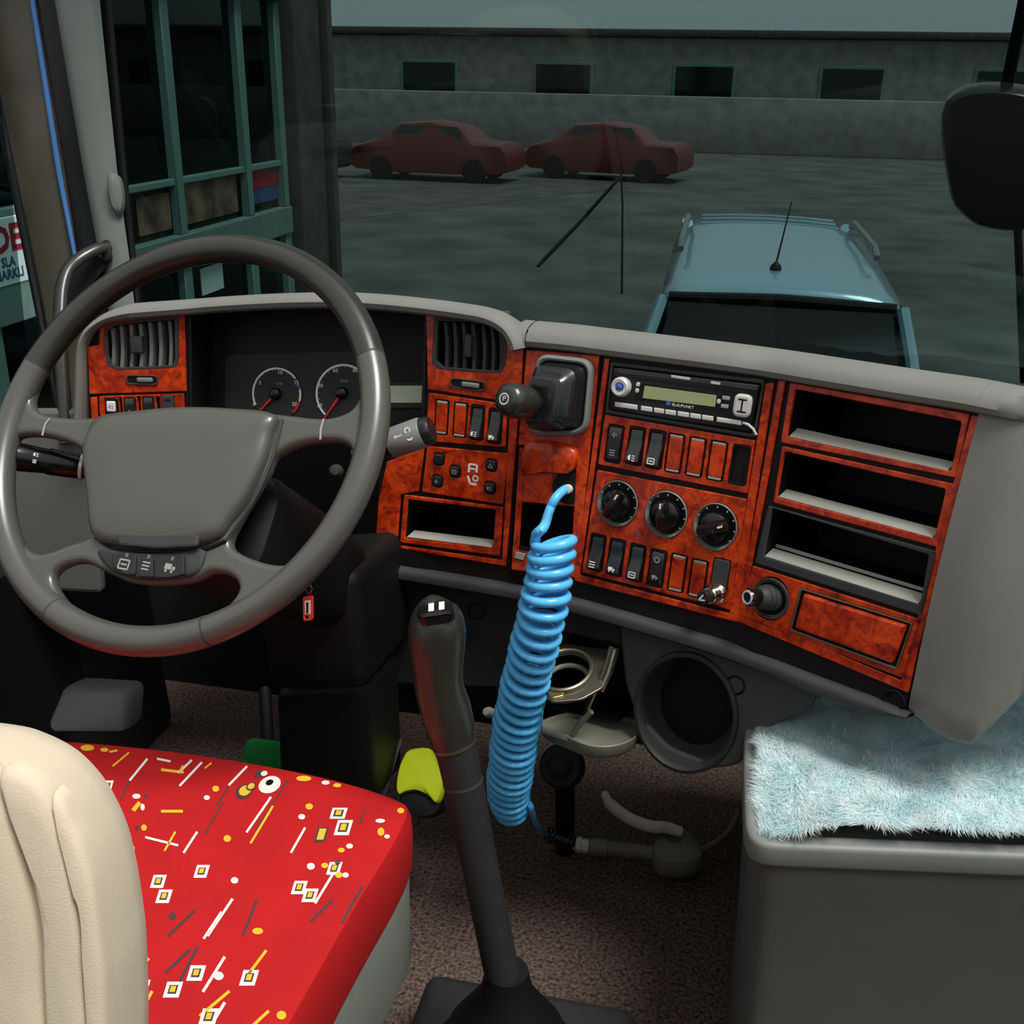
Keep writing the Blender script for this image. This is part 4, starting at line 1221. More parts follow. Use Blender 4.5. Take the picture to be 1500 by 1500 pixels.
# ---- hand brake valve
def handbrake():
    u, v = PB.uv(826, 578)
    t = thing('hand_brake_valve', 'black hand brake lever with round knob in a grey bezel', 'hand brake', PB.w(u, v, 0))
    o = PB.q(BRKO)
    cx = sum(p[0] for p in o) / len(o); cy = sum(p[1] for p in o) / len(o)
    rings = [[PB.w(cx + (x - cx) * s, cy + (y - cy) * s, z) for x, y in o] for s, z in ((1.02, .002), (1.02, .010), (.99, .015), (.94, .0165), (.89, .015), (.86, .008), (.85, -.004))]
    loft('bezel', rings, 'mid', t, cap=False)
    recess('well', PB, [(cx + (x - cx) * .87, cy + (y - cy) * .87) for x, y in o], .02, 'black', t, .0, .8)
    # folded boot: from the bezel's outline to the lever, each fold swelling
    k0 = PB.at(782, 592, .046); k1 = PB.at(738, 584, .104)
    ax = (k1 - k0).normalized(); L = (k1 - k0).length
    N = len(o)
    a0 = [atan2(y - cy, x - cx) for x, y in o]
    B0 = PB.w(cx, cy, .0)
    dirv = (k0 - B0)
    rings = []
    for k in range(15):
        t_ = k / 14
        c = B0 + dirv * (t_ ** 1.7) + PB.n * (.030 * sin(pi * t_))
        fold = 1 + .07 * sin(t_ * pi * 7)
        axd = (PB.n * (1 - t_) + ax * t_).normalized()
        s = PB.ey.cross(axd).normalized(); w2 = axd.cross(s)
        sh = 1 - t_ ** 1.6
        rg = []
        for (x, y), a in zip(o, a0):
            q0 = Vector(((x - cx) * .86, (y - cy) * .86)); q1 = Vector((cos(a), sin(a))) * .0125
            q = (q0 * sh + q1 * (1 - sh)) * fold
            rg.append(c + s * q.x + w2 * q.y)
        rings.append(rg)
    loft('boot', rings, 'switch_black', t)
    # knob: a short stout barrel pointing at the driver
    lathe('lever_neck', k0 - ax * .010, ax, [(0, .0135), (.014, .0125), (.026, .013)], 'black', t, 20)
    kn = lathe('knob', k0 + ax * .004, ax, [(0, .012), (.004, .0175), (.014, .0205), (L * .5, .0215), (L - .020, .0212), (L - .012, .0195), (L - .007, .0150), (L - .0055, .0095), (L - .0052, .0005)], 'leather', t, 28)
    k0 = k0 - ax * .005
    n_ = ax
    e = (PB.ey - n_ * PB.ey.dot(n_)).normalized(); r_ = e.cross(n_)
    q = PL(k0 + ax * (L + .0045), 0, 0, r_, n_)
    rg = flat('parking_symbol_ring', q, strip_polys(0, 0, .0056, .0072, 0, 2 * pi, 20), 'white_print', kn, 0)
    text('parking_letter', 'P', q, 0, 0, .0095, 'white_print', kn, .0)
handbrake()

# ---- hose niche below the brake: wood brow, dark well, round socket
t = thing('hose_niche', 'wood capped niche below the hand brake holding the air socket', 'niche', PB.at(805, 740))
u, v = PB.uv(808, 664)
brow = [tuple(x) for x in spl([(772, 648), (800, 644), (836, 650), (849, 662), (846, 678), (836, 690), (800, 688), (768, 690)], 4)]
bo = PB.q(brow)
cx = sum(p[0] for p in bo) / len(bo); cy = sum(p[1] for p in bo) / len(bo)
rings = [[PB.w(cx + (x - cx) * s, cy + (y - cy) * s - z * .25, z) for x, y in bo] for s, z in ((1, -.004), (1.0, .006), (.965, .010), (.88, .012), (.3, .013))]
loft('wood_brow', rings, 'wood', t)
slab('wood_face', PB, rp(PB.q([(767, 692), (835, 694), (846, 700), (842, 742), (762, 735)]), .002), 'wood', t, (-.004, .001), [circ(*PB.uv(833, 714), .0205, .022, 24)], .001)
recess('well', PB, PB.q([(760, 736), (840, 742), (834, 822), (753, 806)]), .07, 'black', t, -.004, .9)
slab('metal_catch', PB, rp(PB.q([(757, 806), (775, 809), (770, 822), (753, 817)]), .002), 'chrome', t, (-.006, .006), (), .002)
u, v = PB.uv(833, 714)
lathe('socket_tube', PB.w(u, v, -.002), -PB.n, [(-.004, .0215), (0, .0225), (.004, .020), (.03, .0185), (.034, .0004)], 'black', t, 28)
lathe('socket_collar', PB.w(u, v, -.030), PB.n, [(0, .0085), (.020, .0085), (.022, .0075), (.022, .0045)], 'charcoal', t, 20)

# ---- instrument cluster
def cluster():
    q = PL(PC.w(0, 0, -.055), 0, 16)
    q = PL(PC.at(450, 560, -.055), 0, 16)
    t = thing('instrument_cluster', 'black instrument cluster with two round dials behind the wheel', 'instrument cluster', q.O)
    slab('face', q, rp(q.q([(268, 448), (634, 448), (634, 640), (268, 640)]), .01), 'black', t, (-.02, 0), (), .002)
    # side cheeks and roof of the opening
    for a, b in (((276, 452), (278, 640)), ((621, 452), (617, 640))):
        p0, p1 = PC.at(*a, .0), PC.at(*b, .0)
        bk = -PC.n * .07
        w = PC.ex * .004
        loft('cheek', [[p0, p0 + w, p0 + w + bk, p0 + bk], [p1, p1 + w, p1 + w + bk, p1 + bk]], 'black', t, smooth=False)
    # dial plates
    slab('dial_plate', q, rp(q.q([(330, 520), (372, 518), (560, 512), (566, 640), (330, 640)]), .012), 'dark', t, (0, .002), (), .001)
    def gauge(c, r, label, zones, nums, unit, hub, nd, nl):
        u, v = q.uv(*c)
        d = slab('dial', q, circ(u, v, r * 1.02, r * 1.02, 40), 'dark', t, (.001, .004), (), .0008)
        d['label'] = label
        for mat, a0, a1 in zones:
            flat('scale_arc', q, strip_polys(u, v, r * .93, r * 1.0, radians(a0), radians(a1), max(3, int(abs(a1 - a0) / 8))), mat, d, .0044)
        for s, x, y, sz in nums:
            text('numeral', s, q, *q.uv(x, y), sz, 'white_print', d, .0044)
        text('unit', unit[0], q, *q.uv(*unit[1]), .0052, 'grey_print', d, .0044)
        tick = []
        for k in range(21):
            a = radians(222 - k * 264 / 20)
            tick.append(bar((u + r * .86 * cos(a), v + r * .86 * sin(a)), (u + r * .92 * cos(a), v + r * .92 * sin(a)), .0006))
        flat('tick_marks', q, tick, 'grey_print', d, .0044)
        hu = q.uv(*hub)
        lathe('hub_cap', q.w(*hu, .004), q.n, [(0, .0085), (.006, .0080), (.008, .0062), (.0088, .0025), (.0089, .0004)], 'gloss_black', d, 24)
        nu = q.uv(*nd); nv = Vector((nu[0] - hu[0], nu[1] - hu[1])); nv.normalize()
        a = Vector(hu) + nv * .004; b = Vector(hu) + nv * nl
        pr = nv.orthogonal() * .0016
        slab('needle', q, [tuple(a + pr), tuple(a - pr), tuple(b - pr * .55), tuple(b + pr * .55)], 'red_print', d, (.007, .0085), (), .0003)
    s = 1.40 / 1600
    gauge((407, 577), 42 * s, 'rev counter with a white arc and red needle', [('white_print', 210, 42), ('blue_print', 42, 14), ('white_print', 14, -12), ('red_print', -12, -42)],
          [('0', 374, 592, .0075), ('5', 383, 561, .0075), ('10', 412, 546, .0075), ('15', 436, 561, .0075), ('20', 433, 592, .0075)], ('x100', (411, 562)), (406, 577), (386, 600), .032)
    gauge((505, 577), 47 * s, 'speedometer with a white arc and red needle', [('white_print', 230, 0)],
          [('20', 470, 594, .0078), ('40', 471, 565, .0078), ('60', 493, 543, .0078), ('80', 522, 543, .0078)], ('km/h', (506, 558)), (503, 576), (478, 613), .046)
    slab('trip_display_frame', q, rp(q.q([(566, 560), (626, 560), (626, 598), (566, 598)]), .002), 'dark', t, (.001, .004), (), .001)
    slab('trip_display', q, rp(q.q([(570, 565), (620, 565), (619, 590), (570, 590)]), .001), 'lcd_pale', t, (.003, .005), (), .0005)
cluster()
# ================================================================== STEERING WHEEL AND COLUMN
W = PL(P(263.5, 635.8, 1.18), 8.9, 38.6)
WR, RIM = 0.2432, 0.0160
def wheel():
    t = thing('steering_wheel', 'grey four-spoke truck steering wheel with dark leather rim', 'steering wheel', W.w(0, 0, -.05))
    def ang(x, y):
        u, v = W.uv(x, y); return atan2(v, u)
    aR, aL, bL, bR = ang(545, 523), ang(38, 527), ang(84, 893), ang(305, 925)
    if aL < 0: aL += 2 * pi
    if bL < 0: bL += 2 * pi
    if bR < 0: bR += 2 * pi
    def arc_pts(a0, a1, n, R=WR - RIM):
        return [W.w(R * cos(a0 + (a1 - a0) * k / n), R * sin(a0 + (a1 - a0) * k / n), 0) for k in range(n + 1)]
    tube('leather_rim', arc_pts(aR, aL, 60), RIM, 'leather', t, 20, up=W.n)
    tube('leather_rim', arc_pts(bL, bR, 30), RIM, 'wheel_grey', t, 20, up=W.n)
    tube('rim_moulding', arc_pts(aL, bL, 36), RIM * .985, 'wheel_grey', t, 20, up=W.n)
    tube('rim_moulding', arc_pts(bR, aR + 2 * pi, 36), RIM * .985, 'wheel_grey', t, 20, up=W.n)
    for a in (aR, aL, bL, bR):
        tube('rim_seam', arc_pts(a - .004, a + .004, 2), RIM * 1.012, 'charcoal', t, 20, up=W.n)
    # spoke frame: a disc with four openings
    outer = circ(0, 0, WR - RIM * 1.0, n=72)
    a0, a1 = ang(533, 560), ang(84, 512)
    if a1 < 0: a1 += 2 * pi
    top = [((WR - RIM * 1.6) * cos(a0 + (a1 - a0) * k / 48), (WR - RIM * 1.6) * sin(a0 + (a1 - a0) * k / 48)) for k in range(49)]
    edge = dense([(57, 562), (48, 580), (49, 597), (60, 606), (82, 611), (135, 612), (200, 603), (270, 598), (340, 600), (410, 607), (470, 613), (503, 607), (522, 592)], 4)
    top += [tuple(v) for v in spl([top[-1]] + W.q([(65, 540), (51, 568), (47, 590), (57, 604), (84, 611), (135, 612), (200, 603), (270, 598), (340, 600), (410, 607), (470, 613), (503, 607), (522, 592)]) + [top[0]], 5, False)][1:-1]
    left = W.q([tuple(v) for v in spl([(9, 700), (12, 660), (25, 640), (60, 638), (100, 648), (125, 664), (134, 700), (138, 755), (132, 786), (105, 797), (62, 811), (36, 800), (18, 760)], 4)])
    right = W.q([tuple(v) for v in spl([(405, 668), (440, 651), (490, 646), (514, 656), (518, 685), (510, 722), (490, 770), (460, 805), (422, 826), (390, 825), (352, 811), (338, 795), (350, 766), (378, 718), (393, 692)], 4)])
    bott = W.q([tuple(v) for v in spl([(78, 846), (97, 828), (125, 824), (152, 836), (190, 852), (240, 856), (285, 850), (312, 838), (342, 846), (349, 868), (312, 902), (225, 924), (150, 912), (98, 882)], 4)])
    sf = slab('spoke_frame', W, outer, 'wheel_grey', t, (-.014, .004), [top, left, right, bott], .007, bres=3)
    # hub box behind
    lathe('hub_boss', W.w(-.005, -.055, -.045), W.n, [(-.03, .05), (0, .06), (.025, .068), (.03, .06)], 'black', t, 32)
    # horn pad
    hp = W.q([tuple(v) for v in spl([(152, 615), (210, 606), (275, 601), (345, 603), (408, 611), (404, 640), (393, 680), (368, 732), (344, 768), (326, 791), (290, 803), (228, 806), (168, 801), (142, 785), (135, 730), (128, 668), (134, 640)], 4)])
    dome('horn_pad', W, hp, [(1.0, -.004), (1.0, .006), (.985, .0115), (.95, .0150), (.86, .0180), (.6, .0205), (.3, .021), (.05, .021)], 'wheel_grey', t)
    sm = dense([(140, 787), (166, 803), (228, 808), (292, 806), (330, 792)], 5)
    tube('pad_gap', [W.at(*p, .0055) for p in sm], .0018, 'black', t, 8)
    tube('pad_gap', [W.at(*p, .0055) for p in dense([(413, 613), (407, 640), (396, 680), (372, 732), (346, 770), (330, 792)], 4)], .0014, 'charcoal', t, 8)
    # badge hollow at the pad's foot, its crease shading put in as darker plastic
    slab('badge_shade', W, rp(W.q([(168, 778), (292, 782), (288, 800), (230, 803), (172, 798)], .018), .004), 'charcoal', t, (.012, .0175), (), .003)
    # button pod
    pod = [tuple(v) for v in spl([(146, 808), (168, 808), (228, 813), (288, 810), (306, 806), (302, 830), (284, 846), (236, 852), (190, 847), (160, 832)], 4)]
    dome('button_pod', W, W.q(pod), [(1.0, -.008), (1.0, .002), (.97, .006), (.9, .008), (.3, .009)], 'charcoal', t)
    q = W.off(.009)
    for nm, px, ic, s in (('pod_key', [(166, 811), (202, 813), (200, 843), (184, 842), (168, 830)], 'box', .012), ('pod_key', [(207, 814), (226, 814), (226, 847), (205, 845)], 'bars', .009), ('pod_key', [(230, 815), (272, 814), (272, 842), (250, 847), (230, 847)], 'truck', .012)):
        uv = q.q(px)
        k = slab(nm, q, rp(uv, .003), 'dark', t, (-.001, .003), (), .001)
        cx = sum(p[0] for p in uv) / len(uv); cy = sum(p[1] for p in uv) / len(uv)
        flat('key_symbol', q, shift(icon(ic, s), cx, cy) + shift(icon('bars', .0035), cx, cy + .010), 'grey_print', k, .0033)
    # seams on the upper spokes, pale tubes standing in for their highlight lines
    tube('seam_highlight', [W.at(*p, .0045) for p in ((73, 613), (66, 622), (62, 638))], .0012, 'lip', t, 6)
    tube('seam_highlight', [W.at(*p, .0045) for p in ((474, 614), (470, 628), (469, 644))], .0012, 'lip', t, 6)
    tube('seam_highlight', [W.at(*p, .0045) for p in ((148, 617), (134, 638), (127, 662))], .0010, 'lip', t, 6)
wheel()

def column():
    t = thing('steering_column', 'black steering column shroud with two control stalks behind the wheel', 'steering column', W.w(0, -.05, -.25))
    rg = []
    for h, k in ((-.052, .82), (-.06, .95), (-.08, 1.0), (-.20, 1.0), (-.30, .95)):
        o = rp(rect(.015, -.075, .19 * k, .13 * k), .04, 5)
        rg.append([W.w(u, v, h) for u, v in o])
    loft('shroud', rg, 'black', t)
    # right stalk with a grey sleeve
    a, b = P(520, 668, 1.30), P(634, 628, 1.275)
    ax = (b - a).normalized(); L = (b - a).length
    st = lathe('wiper_stalk', a, ax, [(0, .010), (L * .35, .011), (L * .42, .0165), (L * .95, .0170), (L * .99, .0150), (L, .0005)], 'switch_black', t, 24, upv=Vector((0, 0, 1)))
    lathe('stalk_sleeve', a + ax * L * .46, ax, [(0, .0172), (.002, .0182), (L * .40, .0186), (L * .42, .0172)], 'mid', t, 24)
    q = PL(a + ax * L * .66 - FW * .0188 + UP * .002, 0, 0, ax, (-FW - ax * (-FW).dot(ax)).normalized())
    flat('stalk_symbol', q, [bar((-.010, 0), (-.003, .001), .003), rect(-.011, 0, .004, .006)] + shift(strip_polys(0, 0, .002, .0042, 0, 2 * pi, 12), .005, .004) + shift(strip_polys(0, 0, .002, .0042, 0, 2 * pi, 12), .005, -.004), 'white_print', st, .0)
    # left stalk, glossy
    a, b = P(150, 688, 1.27), P(18, 668, 1.25)
    ax = (b - a).normalized(); L = (b - a).length
    s2 = lathe('indicator_stalk', a, ax, [(0, .012), (L * .2, .0135), (L * .22, .0150), (L * .6, .0155), (L * .62, .0145), (L * .92, .0165), (L, .0100), (L + .004, .0005)], 'gloss_black', t, 24)
    lathe('stalk_band', a + ax * L * .20, ax, [(0, .0140), (.001, .0158), (.004, .0158), (.005, .0140)], 'silver', t, 24)
    q = PL(a + ax * L * .68 - FW * .0160 + UP * .003, 0, 0, -ax, (-FW + UP * .2 - ax * (-FW + UP * .2).dot(ax)).normalized())
    flat('stalk_symbol', q, shift(icon('lamp', .005), 0, .003) + shift(icon('bars', .004), 0, -.005), 'white_print', s2, .0006)
    # ignition lock and a stalk end seen between the spokes
    o = P(420, 796, 1.31)
    lathe('ignition_lock', o + FW * .03, -FW + UP * .1, [(0, .015), (.020, .015), (.026, .012), (.027, .0085), (.022, .0075), (.022, .0004)], 'switch_black', t, 24)
    o = P(492, 690, 1.33)
    lathe('column_knob', o + FW * .02, -FW, [(0, .005), (.01, .006), (.014, .0085), (.024, .0080), (.028, .005), (.0285, .0004)], 'charcoal', t, 20)
column()

# ---- ignition key with a red and white tag
t = thing('key_tag', 'small red and white key tag hanging below the steering wheel', 'key tag', P(452, 885, 1.26))
q = PL(P(452, 887, 1.26), 5, 15)
slab('tag', q, rp(q.q([(444, 874), (459, 872), (459, 908), (445, 910)]), .003), 'tag_red', t, (-.0015, .0015), [circ(*q.uv(450, 904), .0022, n=10)], .0006)
slab('label_field', q, rp(q.q([(447, 880), (456, 879), (456, 899), (448, 900)]), .001), 'cloth_white', t, (.001, .0022), (), .0004)
slab('label_print', q, rp(q.q([(450, 882), (453, 882), (453, 898), (450, 898)]), .0005), 'black', t, (.002, .0026), (), .0001)
tube('ring', [q.at(453, 870, .002), q.at(457, 862, .008), q.at(452, 850, .012), q.at(447, 860, .008), q.at(451, 870, .002)], .0010, 'chrome', t, 6)
tube('key_stem', [q.at(452, 852, .012), q.at(440, 830, .02), q.at(424, 800, .02)], .0022, 'steel', t, 8)

# ================================================================== GEAR LEVER
t = thing('gear_lever', 'dark gear lever with a tall moulded leather-look knob', 'gear lever', P(735, 1440, 1.22))
pr = [(878, 647, 8), (881, 645, 20), (887, 643.5, 29), (896, 642.5, 35.5), (908, 641, 40), (925, 640, 43), (950, 639.5, 41.5), (985, 641, 37), (1010, 644, 36), (1040, 653, 37.5), (1065, 660, 36), (1086, 664.5, 33)]
dep = lambda y: 1.10 + (y - 880) * .00021
tube('knob', [P(x, y, dep(y)) for y, x, w in pr], [w * dep(y) / F for y, x, w in pr], 'leather', t, 28)
tube('ring', [P(664.5, 1086, dep(1086)), P(666, 1091, dep(1091))], [33.5 * dep(1086) / F, 32.5 * dep(1091) / F], 'steel', t, 28)
tube('shaft', [P(x, y, dep(y)) for y, x in ((1090, 666), (1143, 678), (1249, 699), (1440, 738))], [30.5 * dep(1090) / F, 29.5 * dep(1143) / F, 27 * dep(1249) / F, 26 * dep(1440) / F], 'dark', t, 24)
tube('ring', [P(678, 1143, dep(1143)), P(679, 1147, dep(1147))], [30.2 * dep(1143) / F, 30.2 * dep(1147) / F], 'charcoal', t, 24)
q = PL(P(634, 893, dep(890)) , 0, 0, (RT + UP * .10).normalized(), (UP * .80 - FW * .58 + RT * -.14).normalized())
q = PL(q.O, 0, 0, (q.ex - q.n * q.ex.dot(q.n)).normalized(), q.n)
pc = P(640, 895, dep(890)) - FW * .0185 + UP * .0035
q = PL(pc, 0, 0, q.ex, q.n)
dome('shift_plate', q, rp(rect(0, 0, .036, .024), .009, 6), [(1, -.010), (1, -.001), (.92, .0012), (.4, .0022)], 'gloss_black', t)
flat('shift_pattern', q, [rect(-.004, .001, .0055, .012), rect(.0065, .001, .0055, .012)], 'white_print', t, .0026)
# gaiter and its floor console below
gb = P(742, 1452, 1.225)
lathe('gaiter', Vector((gb.x, gb.y, gb.z - .16)), Vector((0, 0, 1)), [(0, .11), (.02, .105), (.05, .085), (.06, .088), (.09, .065), (.10, .068), (.135, .045), (.16, .030), (.19, .024)], 'black', t, 32)
abox('floor_console', (gb.x - .14, gb.y - .16, 0), (gb.x + .14, gb.y + .16, gb.z - .15), 'dark', t, .02, 3)

# ================================================================== BLUE SPIRAL AIR HOSE
t = thing('air_hose', 'bright blue spiral air hose hanging from the dashboard socket', 'hose', P(752, 1195, 1.56))
axis = [(811, 790, 1.275, 33, 0), (805, 835, 1.285, 35.5, 2.4), (794, 900, 1.305, 37, 5.8), (773, 985, 1.36, 36.5, 10.8), (757, 1060, 1.42, 36.5, 16.2), (750, 1115, 1.465, 35.5, 21), (745, 1160, 1.505, 33.5, 25.6), (750, 1193, 1.535, 25, 28.6)]
ax3 = spl([Vector((P(x, y, d).x, P(x, y, d).y, P(x, y, d).z, r * d / F, tn)) for x, y, d, r, tn in axis], 16, False)
hel = []
total = axis[-1][4]
steps = int(total * 18)
idx = 0
for k in range(steps + 1):
    tn = total * k / steps
    while idx < len(ax3) - 2 and ax3[idx + 1][4] < tn: idx += 1
    a, b = ax3[idx], ax3[idx + 1]
    f_ = 0 if b[4] == a[4] else (tn - a[4]) / (b[4] - a[4])
    c = a.lerp(b, max(0, min(1, f_)))
    dv = (Vector(b[:3]) - Vector(a[:3])).normalized()
    s = dv.cross(FW).normalized(); w_ = s.cross(dv).normalized()
    # upper loops sag to the right
    tilt = 0.45 * max(0, 1 - tn / 9)
    th = 2 * pi * tn + pi
    r = c[3] - .0052
    r *= 1 + .03 * sin(tn * 1.7)
    hel.append(Vector(c[:3]) + s * (r * cos(th)) + w_ * (r * sin(th)) + dv * (r * cos(th) * -tilt))
so_ = PB.at(836, 716, -.012)
start = [so_, PB.at(826, 718, .012), PB.at(813, 731, .030), PB.at(804, 750, .040), P(797, 771, 1.268), P(784, 783, 1.27)]
h0 = spl(start, 6, False)
endp = [P(776, 1176, 1.50), P(781, 1196, 1.54), P(789, 1211, 1.62), onz(800, 1222, .05), onz(830, 1232, .045)]
h1 = spl(endp, 6, False)
# choose the phase that starts near the lead-in
cp = h0[:-1] + hel + h1[1:]
tube('coil', cp, [.0060 if k < len(h0) else max(.0046, .0064 - .0018 * (k - len(h0)) / len(hel) * 1.2) for k in range(len(cp))], 'hose_blue', t, 10)
lathe('brass_tip', PB.at(842, 714, -.025), (PB.at(830, 717, .010) - PB.at(842, 714, -.025)), [(0, .0048), (.02, .0062), (.034, .0060), (.036, .0052)], 'lever_cream', t, 16)

# ---- air blow gun lying on the carpet
t = thing('air_blow_gun', 'grey air blow gun with a cream lever lying on the carpet', 'air gun', onz(960, 1235, 0))
A, B = onz(800, 1222, .05), onz(842, 1236, .042)
dv = (B - A); s, w_ = frame_of(dv)
tube('spring_guard', [A + dv * (k / 96) + s * (.0115 * cos(2 * pi * 8 * k / 96)) + w_ * (.0115 * sin(2 * pi * 8 * k / 96)) for k in range(97)], .0022, 'switch_black', t, 6)
B2 = onz(862, 1240, .04)
lathe('coupling_nut', B, B2 - B, [(0, .008), (.002, .0125), (.010, .0130), (.011, .011), (.018, .0120), ((B2 - B).length, .0110)], 'silver', t, 8)
B3 = onz(968, 1250, .04)
lathe('barrel', B2, B3 - B2, [(0, .012), (.004, .0145), (.03, .0145), (.032, .0125), ((B3 - B2).length, .0130)], 'gun_grey', t, 20)
gq = PL(onz(990, 1236, .055), 0, 0, Vector((1, 0, 0)), Vector((0, 0, 1)))
bo = gq.q([tuple(v) for v in spl([(955, 1240), (966, 1222), (985, 1212), (1008, 1218), (1024, 1236), (1030, 1256), (1005, 1266), (965, 1262)], 4)])
dome('body', gq, bo, [(.9, -.03), (1, -.022), (1, -.006), (.93, .002), (.6, .006), (.1, .007)], 'gun_grey', t)
u, v = gq.uv(986, 1232)
lathe('pivot_screw', gq.w(u, v, .004), Vector((0, 0, 1)), [(0, .014), (.003, .0135), (.004, .011), (.003, .010), (.0035, .0004)], 'charcoal', t, 20)
lv = [onz(x, y, z) for x, y, z in ((886, 1164, .085), (893, 1177, .085), (908, 1190, .082), (930, 1203, .078), (955, 1211, .074), (975, 1212, .070), (998, 1220, .062))]
tube('lever', spl(lv, 4, False), [.0075] * 4 + [.010] * 20 + [.009], 'lever_cream', t, 10)
tube('nozzle_pipe', spl([onz(1026, 1246, .04), onz(1045, 1236, .04), onz(1064, 1222, .04), onz(1076, 1204, .045), onz(1081, 1188, .05)], 5, False), .0055, 'gun_grey', t, 10)

# ================================================================== CUP HOLDER, BROKEN OPEN
cq = PL(P(840, 985, 1.40), 0, 0, (PM.ex).copy(), (Vector((0, 0, 1)) - PM.n * -.25).normalized())
cq = PL(cq.O, 0, 0, cq.ex, (cq.n - cq.ex * cq.n.dot(cq.ex)).normalized())
t = thing('cup_holder', 'folded-out metal cup holder with bent arms below the dashboard', 'cup holder', cq.O)
slab('ring_plate', cq, rp(cq.q([(800, 956), (828, 944), (868, 950), (897, 953), (884, 1008), (852, 1026), (808, 1030), (792, 1000)]), .006), 'steel', t, (-.002, .002), [circ(*cq.uv(828, 985), .030, .036, 30)], .001)
rr_ = [cq.w(cq.uv(828, 985)[0] + .033 * cos(a), cq.uv(828, 985)[1] + .039 * sin(a), .004) for a in [2 * pi * k / 36 for k in range(36)]]
tube('ring_edge', rr_, .0035, 'steel', t, 8, closed=True)
rr_ = [cq.w(cq.uv(828, 985)[0] + .029 * cos(a), cq.uv(828, 985)[1] + .034 * sin(a), -.018) for a in [2 * pi * k / 36 for k in range(36)]]
tube('ring_edge', rr_, .0035, 'gun_grey', t, 8, closed=True)
tube('side_bar', [P(903, 950, 1.37), P(893, 985, 1.375), P(881, 1012, 1.38)], .0042, 'chrome', t, 8)
tube('side_bar', [P(896, 948, 1.375), P(886, 983, 1.38), P(874, 1008, 1.385)], .0036, 'steel', t, 8)
tube('arm', [P(874, 1008, 1.385), P(862, 1035, 1.40), P(846, 1070, 1.42)], .0034, 'chrome', t, 8)
tube('arm', [P(866, 1042, 1.40), P(852, 1056, 1.41), P(840, 1074, 1.42)], .0044, 'gun_grey', t, 8)
slab('copper_clip', cq, rp(cq.q([(800, 1016), (826, 1012), (826, 1022), (810, 1026)]), .002), 'brass', t, (.0, .004), (), .001)
tq = PL(P(866, 1076, 1.43), 0, 0, PM.ex.copy(), Vector((0, 0, 1)))
to = tq.q([tuple(v) for v in spl([(790, 1062), (830, 1046), (880, 1046), (930, 1056), (938, 1072), (922, 1088), (892, 1096), (862, 1094), (830, 1082)], 4)])
dome('saucer', tq, to, [(.9, -.018), (1, -.010), (1, .002), (.97, .003), (.92, -.004), (.4, -.006)], 'gun_grey', t)
bbox_mesh('front_bar', [P(x, y, d) for d in (1.46, 1.42) for x, y in ((792, 1074), (862, 1098), (868, 1088), (794, 1062))], 'mid', t, .003)
# dark housing behind it
hb = [(812, 922), (914, 944), (925, 1040), (905, 1060), (806, 1040)]
hu = PML.q(hb)
recess('housing', PML, hu, .09, 'black', t, -.004, .9)
# small white lever knob beside the hose
t = thing('lever_tip', 'small pale knob on a thin lever left of the blue hose', 'knob', P(716, 1044, 1.45))
lathe('knob', P(724, 1046, 1.46), P(708, 1041, 1.44) - P(724, 1046, 1.46), [(0, .003), (.004, .0065), (.014, .0072), (.020, .005), (.021, .0004)], 'lip', t, 16)
tube('stem', [P(724, 1046, 1.46), P(760, 1054, 1.50)], .003, 'steel', t, 8)
# dark valve below the cup holder
t = thing('floor_valve', 'dark round valve on the floor below the cup holder', 'valve', onz(820, 1150, 0))
vo = P(822, 1122, 1.66)
lathe('cap', vo, Vector((-.1, -.8, .6)), [(-.02, .034), (0, .034), (.006, .030), (.008, .020), (.014, .018), (.018, .012), (.019, .0004)], 'dark', t, 28)
tube('valve_stem', [vo - Vector((-.1, -.8, .6)) * .015, vo + Vector((.0, .05, -.08)), Vector((vo.x, vo.y + .08, 0.0))], .016, 'black', t, 12)

# ================================================================== PEDALS
t = thing('green_pedal', 'green rubber pedal pad showing above the red seat', 'pedal', onz(395, 1130, 0))
gp_ = [P(x, y, d) for d in (1.66, 1.62) for x, y in ((350, 1135), (428, 1140), (436, 1088), (362, 1080))]
bbox_mesh('pad', gp_, 'green_pad', t, .010, 3)
tube('pedal_arm', [P(395, 1112, 1.66), P(392, 1080, 1.74), P(388, 1010, 1.80)], .010, 'black', t, 10)
t = thing('lime_pedal', 'lime yellow pedal cover with a black foot left of the gear lever', 'pedal', onz(612, 1190, 0))
lq = PL(P(614, 1140, 1.60), 4, 40)
lo = lq.q([tuple(v) for v in spl([(590, 1110), (600, 1098), (628, 1096), (638, 1112), (650, 1142), (647, 1166), (640, 1177), (628, 1166), (610, 1158), (594, 1160), (583, 1164), (580, 1150), (584, 1126)], 3)])
dome('cover', lq, lo, [(.96, -.016), (1, -.010), (1, -.002), (.93, .003), (.5, .006), (.1, .006)], 'lime_pad', t)
fo = lq.q([tuple(v) for v in spl([(584, 1158), (612, 1150), (640, 1166), (644, 1184), (628, 1196), (604, 1196), (586, 1184)], 4)])
dome('foot', lq, fo, [(.9, -.035), (1, -.028), (1, -.012), (.9, -.006), (.3, -.004)], 'black', t)
bbox_mesh('hinge_bar', [P(x, y, d) for d in (1.63, 1.61) for x, y in ((558, 1170), (563, 1170), (590, 1082), (585, 1082))], 'charcoal', t, .001)

